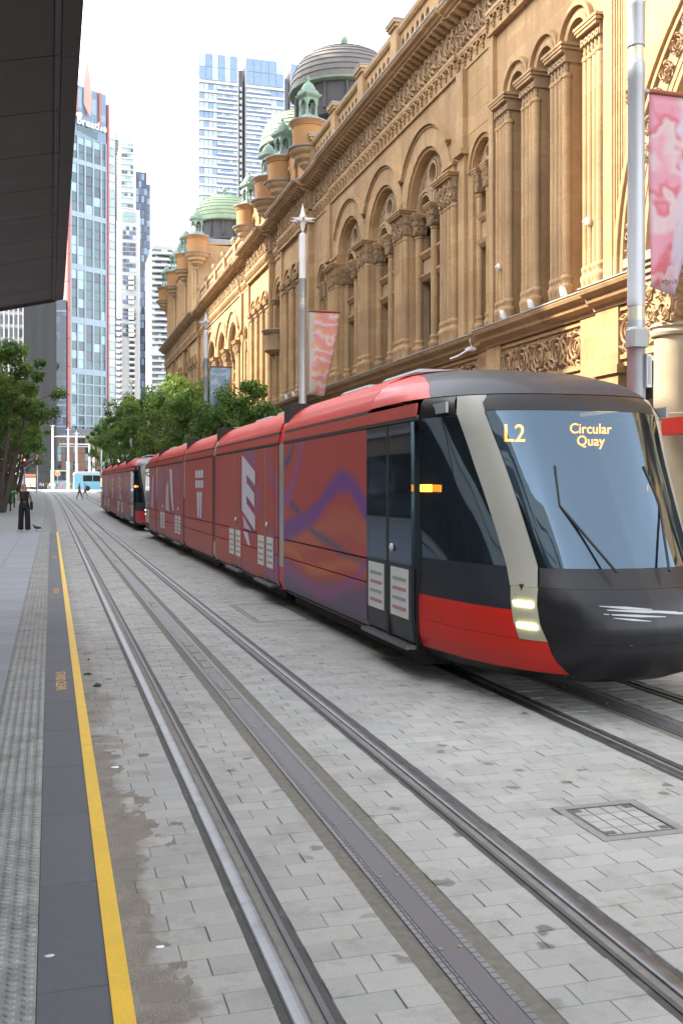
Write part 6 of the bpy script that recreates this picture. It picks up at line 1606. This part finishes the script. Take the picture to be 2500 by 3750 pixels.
CL = {k: pm('cloth_' + k, c, .85, var=.12, scale=14) for k, c in dict(black=(.012, .012, .014), navy=(.03, .04, .09), white=(.62, .62, .64), pink=(.62, .05, .22), red=(.5, .03, .03), blue=(.10, .22, .5), grey=(.2, .2, .21), tan=(.3, .2, .12), olive=(.12, .12, .05)).items()}
HAIRS = [pm('hair_dark', (.02, .014, .01), .6), pm('hair_brown', (.08, .045, .02), .6), pm('hair_blonde', (.34, .20, .08), .6)]
def dress(me, sleeves=True, shorts=False):
    """material slots: 0 skin 1 top 2 bottom 3 hair 4 shoes"""
    for _ in range(5): me.materials.append(SKINM)
    mi = []
    for p in me.polygons:
        x, y, z = p.center; k = 0
        if z > 1.50: k = 3 if (z > 1.655 or (y > .015 and z > 1.53)) else 0
        elif abs(x) > .205 and z < 1.36: k = 0 if (z < 1.18 or not sleeves) else 1
        elif z > .95: k = 1 if z < 1.455 and (sleeves or abs(x) < .17) else 0
        elif z < .085: k = 4
        else: k = 0 if (shorts and z < .55) else 2
        mi.append(k)
    me.polygons.foreach_set('material_index', mi); me.update(); return me
FIG = [dress(figure(.0)), dress(figure(.26, lift=1)), dress(figure(-.22, lift=1), True, True), dress(figure(.3, lift=1), False, True)]
def person(fig, X, Y, z, rz, cols, label, group=None, s=1.0):
    o = tag(inst('person', FIG[fig], (X, Y, z), (0, 0, rz), (s, s, s)), label, 'person', group)
    for i, m in enumerate(cols): o.material_slots[i].link = 'OBJECT'; o.material_slots[i].material = m
    return o
# woman walking up the platform, looking at her phone
wm = figure(.09, armL=[(-.23, .02, 1.13), (-.15, -.16, 1.14), (-.075, -.21, 1.23)], armR=[(.225, .03, 1.12), (.25, .0, .87), (.25, -.02, .79)], fingers=True)
dress(wm, False)
wp = tag(inst('person', wm, (-.93, 38.35, .298), (0, 0, R(4))), 'woman in black sleeveless top and wide black trousers reading her phone by the platform end', 'person')
for i, m in enumerate((SKINM, CL['black'], CL['black'], HAIRS[2], CL['black'])): wp.material_slots[i].link = 'OBJECT'; wp.material_slots[i].material = m
tr = MB(); n = 16
def loft(mb, rings):
    vs_ = []
    for (cx, cy, z, rx, ry) in rings: vs_ += [(cx + rx * math.cos(2 * math.pi * k / n), cy + ry * math.sin(2 * math.pi * k / n) + .008 * math.sin(5 * k + z * 9), z) for k in range(n)]
    b = len(rings); mb.add(vs_, [(i * n + k, i * n + (k + 1) % n, (i + 1) * n + (k + 1) % n, (i + 1) * n + k) for i in range(b - 1) for k in range(n)])
loft(tr, [(0, 0, 1.06, .142, .108), (0, 0, .98, .168, .128), (0, .005, .9, .19, .14), (0, 0, .84, .196, .135)])
for s in (-1, 1): loft(tr, [(s * .09, 0, .88, .10, .13), (s * .102, -.02 - .03 * s, .7, .098, .115), (s * .112, -.03 - .05 * s, .45, .092, .105), (s * .118, -.02 - .07 * s, .2, .098, .11), (s * .12, -.01 - .09 * s, .05, .102, .12)])
o = tr.build('trousers', CL['black'], wp, smooth=True, ang=70)
tp = MB(); loft(tp, [(0, .005, 1.43, .115, .085), (0, .005, 1.38, .16, .105), (0, .005, 1.28, .165, .118), (0, 0, 1.14, .14, .106), (0, 0, 1.03, .152, .12)]); tp.build('top', CL['black'], wp, smooth=True, ang=70)
hr = MB(); loft(hr, [(0, .012, 1.725, .02, .02), (0, .014, 1.712, .055, .066), (0, .022, 1.67, .084, .09), (0, .045, 1.6, .092, .066), (0, .055, 1.5, .098, .055), (0, .06, 1.4, .10, .045), (0, .065, 1.33, .07, .03)])
hr.build('hair', HAIRS[2], wp, smooth=True, ang=70)
fc = MB()
for s in (-1, 1): fc.sphere((s * .03, -.098, 1.625), .011, 8, 6)
fc.build('eyes', HAIRS[0], wp); MB().sphere((0, -.108, 1.60), .016, 8, 6, sc=(.8, 1, 1.5)).build('nose', SKINM, wp, smooth=True); MB().sphere((0, -.098, 1.565), .02, 8, 6, sc=(1, .4, .3)).build('mouth', pm('lips', (.4, .12, .1), .5), wp, smooth=True)
bt = MB().ring(0, 0, .025, .035, -.006, .006, 0, 2 * math.pi, 12); bt.v = [(v[1], v[0] - .128, v[2] + 1.05) for v in bt.v]; bt.build('belt_buckle', RAILST, wp)
tag(MB().cbox(-.04, .04, -.008, .008, -.075, .075, .004).build('phone', BLACK, loc=(-.985, 38.10, 1.57)), 'dark phone in the hand of the woman in black', 'phone')
hb = tag(empty('handbag', (-.68, 38.4, .95)), 'black shoulder bag hanging at the side of the woman', 'bag')
MB().cbox(-.05, .05, -.13, .13, .12, .42, .03).build('bag_body', CL['black'], hb); MB().tube([(0, -.1, .42), (-.07, -.03, .75), (0, .1, .42)], .012, 6).build('strap', CL['black'], hb)
# pigeon at the platform end
pg = tag(empty('pigeon', (-.50, 37.9, .30), R(-70)), 'dark pigeon standing at the end of the platform', 'bird')
DKF = pm('pigeon_feathers', (.035, .037, .042), .6, var=.3, scale=30)
bd = skin_mesh('body', [(0, 0, .13), (0, .09, .12), (0, .2, .105), (0, -.06, .155), (0, -.095, .20), (0, -.11, .235), (0, -.135, .235), (0, -.155, .23)], [(0, 1), (1, 2), (0, 3), (3, 4), (4, 5), (5, 6), (6, 7)], [(.062, .06), (.045, .035), (.03, .008), .05, .03, .027, .02, .006])
bd.materials.append(DKF); inst('body', bd, parent=pg)
for s in (-1, 1):
    MB().tube([(s * .025, .01, .09), (s * .025, 0, .04), (s * .025, .005, .0)], .006, 5).build('leg', pm('pigeon_leg', (.35, .1, .08), .6), pg); MB().sphere((s * .05, .05, .135), .05, 8, 6, sc=(.3, 2.0, .75)).build('wing', DKF, pg, smooth=True)
# pedestrians crossing the tracks
X, Y = W(291, 104); person(1, X, Y, zg(Y), R(65), (SKIND, CL['tan'], CL['black'], HAIRS[0], CL['black']), 'pedestrian with long dark hair, brown top and black trousers crossing the tracks', 'people crossing the tracks', 1.02)
X, Y = W(312, 112); person(3, X, Y, zg(Y), R(-75), (SKINM, CL['white'], CL['navy'], pm('white_cap', (.7, .7, .7), .7), CL['white']), 'runner in white shirt and dark shorts crossing behind the second tram', 'people crossing the tracks', 1.0)
# people waiting at the far crossing, each told apart by clothing and place
crowd = [(62, 0, 'grey', 'navy', 'pedestrian in grey at the far crossing, left behind the woman'), (72, 1, 'black', 'grey', 'pedestrian in black at the far crossing, just left of the woman'), (98, 1, 'tan', 'olive', 'pedestrian in tan at the far crossing, right of the woman'), (112, 0, 'red', 'black', 'person in red jacket at the far crossing beside the signal pole'),
         (118, 1, 'black', 'black', 'dark clothed person right behind the red jacket'), (148, 0, 'blue', 'navy', 'person in blue at the far crossing, right of the signal pole'), (154, 1, 'tan', 'black', 'person in tan top next to the one in blue'), (160, 0, 'tan', 'navy', 'person in brown top in the middle of the crowd'), (170, 1, 'black', 'black', 'person all in black in the middle of the crowd'),
         (176, 0, 'grey', 'white', 'person in grey with pale trousers in the crowd'), (182, 0, 'white', 'grey', 'person in white shirt, left one of the pair by the white pole'), (188, 1, 'white', 'navy', 'person in white shirt, right one of the pair by the white pole'), (201, 0, 'white', 'blue', 'person in white just right of the white pole'), (209, 1, 'navy', 'black', 'person in navy under the orange round sign'),
         (229, 0, 'pink', 'pink', 'person in bright pink right of the orange round sign'), (243, 0, 'black', 'grey', 'person in black beside the second white pole'), (259, 2, 'tan', 'black', 'person in tan top and shorts left of the blue bus')]
for i, (px_, f, t, b, lab) in enumerate(crowd):
    X, Y = W(px_, 238 + (i * 7) % 16); person(f, X, Y, zg(Y), R((i * 67) % 360), ((SKINM, SKIND)[i % 2], CL[t], CL[b], HAIRS[i % 3], CL['black']), lab, 'people at the far crossing', .96 + .04 * (i % 3))

# pale blue bus crossing at the end of the street
BUSB = pm('bus_pale_blue', (.22, .52, .68), .35, var=.05, coat=.4); 
X, Y = W(268, 168); bus = tag(empty('bus', (X, Y, zg(Y))), 'pale blue and white city bus crossing at the end of the street', 'bus')
MB().cbox(0, 11.5, 0, 2.5, .25, 3.15, .18).build('body', BUSB, bus); MB().cbox(.3, 11.2, .15, 2.35, 3.1, 3.3, .08).build('roof', WCLAD, bus)
MB().box(.2, 11.2, -.012, 0, 2.75, 3.0).build('white_stripe', WCLAD, bus)
for k in range(6): MB().box(1.6 + 1.6 * k, 3.1 + 1.6 * k, -.02, .0, 1.65, 2.65).build('window', GLASS_D, bus)
MB().box(-.015, .0, .25, 2.25, 1.3, 2.7).build('windscreen', GLASS_D, bus)
for x in (2.3, 8.6):
    w = MB().lathe([(0, -.12), (.46, -.12), (.48, -.08), (.48, .12), (0, .12)], seg=20); w.v = [(v[0] + x, v[2] + .115, v[1] + .48) for v in w.v]; w.build('wheel', RUBB, bus, smooth=True)
# station entrance with orange round sign
X, Y = W(186, 255); stn = tag(empty('station_entrance', (X, Y, zg(Y))), 'green framed glass station entrance at the end of the street', 'station entrance'); w = 4.0
GRF = pm('pale_green_frame', (.36, .45, .32), .5)
for x in (0, w): MB().box(x - .12, x + .12, 0, 3, 0, 4.6).build('post', GRF, stn)
MB().box(-.2, w + .2, -.1, 3.1, 4.6, 4.9).build('roof', GRF, stn); MB().box(.15, w - .15, .2, .25, 0, 2.2).build('pane', G_TEAL2, stn); MB().box(.15, w - .15, .3, .34, 2.3, 4.5).build('pane', G_DARK, stn); MB().box(1.6, 1.7, .1, .18, 0, 4.6).build('mullion', GRF, stn)
sgn = tag(empty('station_sign', (W(211, 252)[0], W(211, 252)[1], zg(250) + 3.95)), 'round orange sign with a white T above the station entrance', 'sign')
def disc(r, m, y, name): d = MB().lathe([(r, -.04), (r, .04)], seg=28); d.v = [(v[0], v[2] + y, v[1]) for v in d.v]; d.build(name, m, sgn)
disc(.68, WCLAD, .02, 'white_rim'); disc(.56, pm('sign_orange', (.85, .24, .02), .5, var=.02), -.04, 'orange_disc')
inst('sign_letter', text_mesh('sign_letter', 'T', .85, WCLAD, .01), (0, -.10, 0), (R(90), 0, 0), parent=sgn)
MB().box(-.05, .05, .05, .15, -3.9, 0).build('post', GRF, sgn)
# traffic signals
SIGB = pm('signal_black', (.02, .02, .02), .5)
def signal(px_, d, h, label, big=True):
    X, Y = W(px_, d); z = zg(Y) + lf(Y); s = tag(empty('traffic_signal', (X, Y, z)), label, 'traffic light', 'traffic signals at the crossing')
    MB().lathe([(.11, 0), (.11, 3), (.085, 3.1), (.08, h)], seg=12).build('pole', POLE, s, smooth=True)
    zz = h - 1.0 if not big else 3.6
    MB().cbox(-.17, .17, -.42, -.15, zz, zz + .95, .03).build('housing', SIGB, s)
    for k in range(3):
        d_ = MB().lathe([(.1, 0), (.08, .03), (0, .04)], seg=14); d_.v = [(v[0], -.42 - v[2], v[1] + zz + .8 - .31 * k) for v in d_.v]; d_.build('lens', TAILR if k == 0 else SIGB, s)
    return s
s1 = signal(135, 130, 6.6, 'tall signal pole showing red, with round no-entry sign and arrow plate')
pl = MB().box(-.68, -.22, -.2, -.18, 3.75, 4.3).build('arrow_plate', WCLAD, s1); ar = MB().tube([(-.38, -.215, 3.85), (-.4, -.215, 4.05), (-.5, -.215, 4.17), (-.58, -.215, 4.19)], .025, 6); ar.build('arrow', SIGB, s1)
ne = MB().lathe([(.17, 0), (.17, .02)], seg=18); ne.v = [(v[0], -.15 - v[2], v[1] + 5.3) for v in ne.v]; ne.build('no_entry_disc', pm('sign_red', (.55, .02, .02), .5), s1); MB().box(-.11, .11, -.18, -.172, 5.27, 5.33).build('no_entry_bar', WCLAD, s1)
signal(90, 118, 4.3, 'shorter signal pole showing red, left of the tall one', False)
# tall white poles on the far plaza
for px_, t_, lab in ((193, 1552, 'tall white star topped pole at the far plaza, leftmost'), (250, 1566, 'tall white star topped pole at the far plaza, second from left'), (280, 1580, 'tall white star topped pole at the far plaza, third from left'), (328, 1606, 'tall white star topped pole at the far plaza, fourth, near the bus'), (343, 1613, 'tall white star topped pole at the far plaza, rightmost by the tram')):
    X, Y = W(px_, 246); h = H(t_, 246) - zg(Y); p = tag(empty('plaza_pole', (X, Y, zg(Y))), lab, 'lamp pole', 'white star poles on the far plaza')
    MB().lathe([(.32, 0), (.32, h * .42), (.36, h * .43), (.24, h * .46), (.22, h - .9)], seg=12).build('shaft', WSLAB, p, smooth=True); inst('star', STAR, (0, 0, h - .5), scale=(1.6, 1.6, 1.2), parent=p)
    if px_ in (193, 280): MB().box(0, 5.2, -.08, .08, h - 3.2, h - 3.0).build('cross_arm', WSLAB, p)
# shopfront with orange sign, left of the crossing
X, Y = W(92, 250); sh = tag(empty('shop_kiosk', (X, Y, zg(Y))), 'lit shop with an orange sign board across the crossing', 'shop')
MB().box(0, 2.6, 0, 2.5, 0, 4.0).build('body', pm('dark_shopfront', (.03, .03, .035), .4), sh); MB().box(-.05, 2.65, -.2, 0, 3.2, 3.8).build('sign_board', pm('orange_board', (.62, .16, .05), .5), sh)
for k in range(4): MB().box(.2, 2.4, -.06, -.02, .7 + .6 * k, 1.0 + .6 * k).build('lit_shelf', lamp('warm_shop_light', (1, .78, .45), 1.2), sh)
# green hire bicycle and posts by the left trees
X, Y = W(47, 84); bk = tag(empty('bicycle', (X, Y, zg(Y) + lf(Y)), R(80)), 'bright green hire bicycle parked under the left trees', 'bicycle')
GRN = pm('hire_bike_green', (.03, .42, .07), .4)
for x in (-.55, .55):
    w = MB().ring(0, .34, .30, .34, -.02, .02, 0, 2 * math.pi, 24); w.v = [(v[1] + x, v[0], v[2]) for v in w.v]; w.build('wheel', RUBB, bk)
fr = [((-.55, 0, .34), (-.1, 0, .3)), ((-.1, 0, .3), (-.2, 0, .85)), ((-.1, 0, .3), (.4, 0, .8)), ((.4, 0, .95), (.55, 0, .34)), ((-.55, 0, .34), (-.18, 0, .75))]
f_ = MB(); 
for a, b in fr: f_.tube([a, b], .03, 6)
f_.build('frame', GRN, bk); MB().cbox(-.32, -.08, -.08, .08, .88, .95, .02).build('saddle', RUBB, bk); MB().tube([(.38, -.28, 1.05), (.42, 0, 1.0), (.38, .28, 1.05)], .018, 6).build('handlebar', RUBB, bk); MB().cbox(.45, .75, -.18, .18, .85, 1.1, .03).build('basket', GRN, bk)
MB().sphere((-.2, 0, 1.02), .15, 10, 8).build('helmet', GRN, bk, smooth=True)
for px_, d, lab in ((38, 66, 'black post at the footpath edge, nearest of the two'), (52, 76, 'black post at the footpath edge beside the bicycle')):
    X, Y = W(px_, d); b = tag(empty('bollard', (X, Y, zg(Y) + lf(Y))), lab, 'post', 'black posts by the trees'); MB().lathe([(.045, 0), (.045, 1.0), (.03, 1.04), (0, 1.05)], seg=12).build('shaft', SIGB, b, smooth=True); MB().lathe([(.07, 0), (.07, .03), (.05, .04)], seg=12).build('base_plate', SIGB, b)
# ------------------------------------------------------------------ keep the tree at thing > part > sub-part
bpy.context.view_layer.update()
def depth(o):
    n = 0
    while o.parent is not None: o = o.parent; n += 1
    return n
def reparent(o, p):
    mw = o.matrix_world.copy(); o.parent = p; o.matrix_parent_inverse = Matrix(); o.matrix_basis = p.matrix_world.inverted() @ mw
for o in list(bpy.data.objects):                       # doors hang on the tram itself, not on a car section
    if o.name.split('.')[0] == 'door' and o.parent and o.parent.name.split('.')[0] == 'car_section': reparent(o, o.parent.parent)
bpy.context.view_layer.update()
for o in sorted([q for q in bpy.data.objects if q.type == 'MESH' and depth(q) > 2], key=depth):
    a = o
    while depth(a) > 1: a = a.parent
    reparent(o, a)
bpy.context.view_layer.update()
for o in [q for q in bpy.data.objects if q.type == 'EMPTY' and q.parent is not None and not q.children]: bpy.data.objects.remove(o)
for o in [q for q in bpy.data.objects if q.type == 'EMPTY' and q.parent is not None and not q.children]: bpy.data.objects.remove(o)
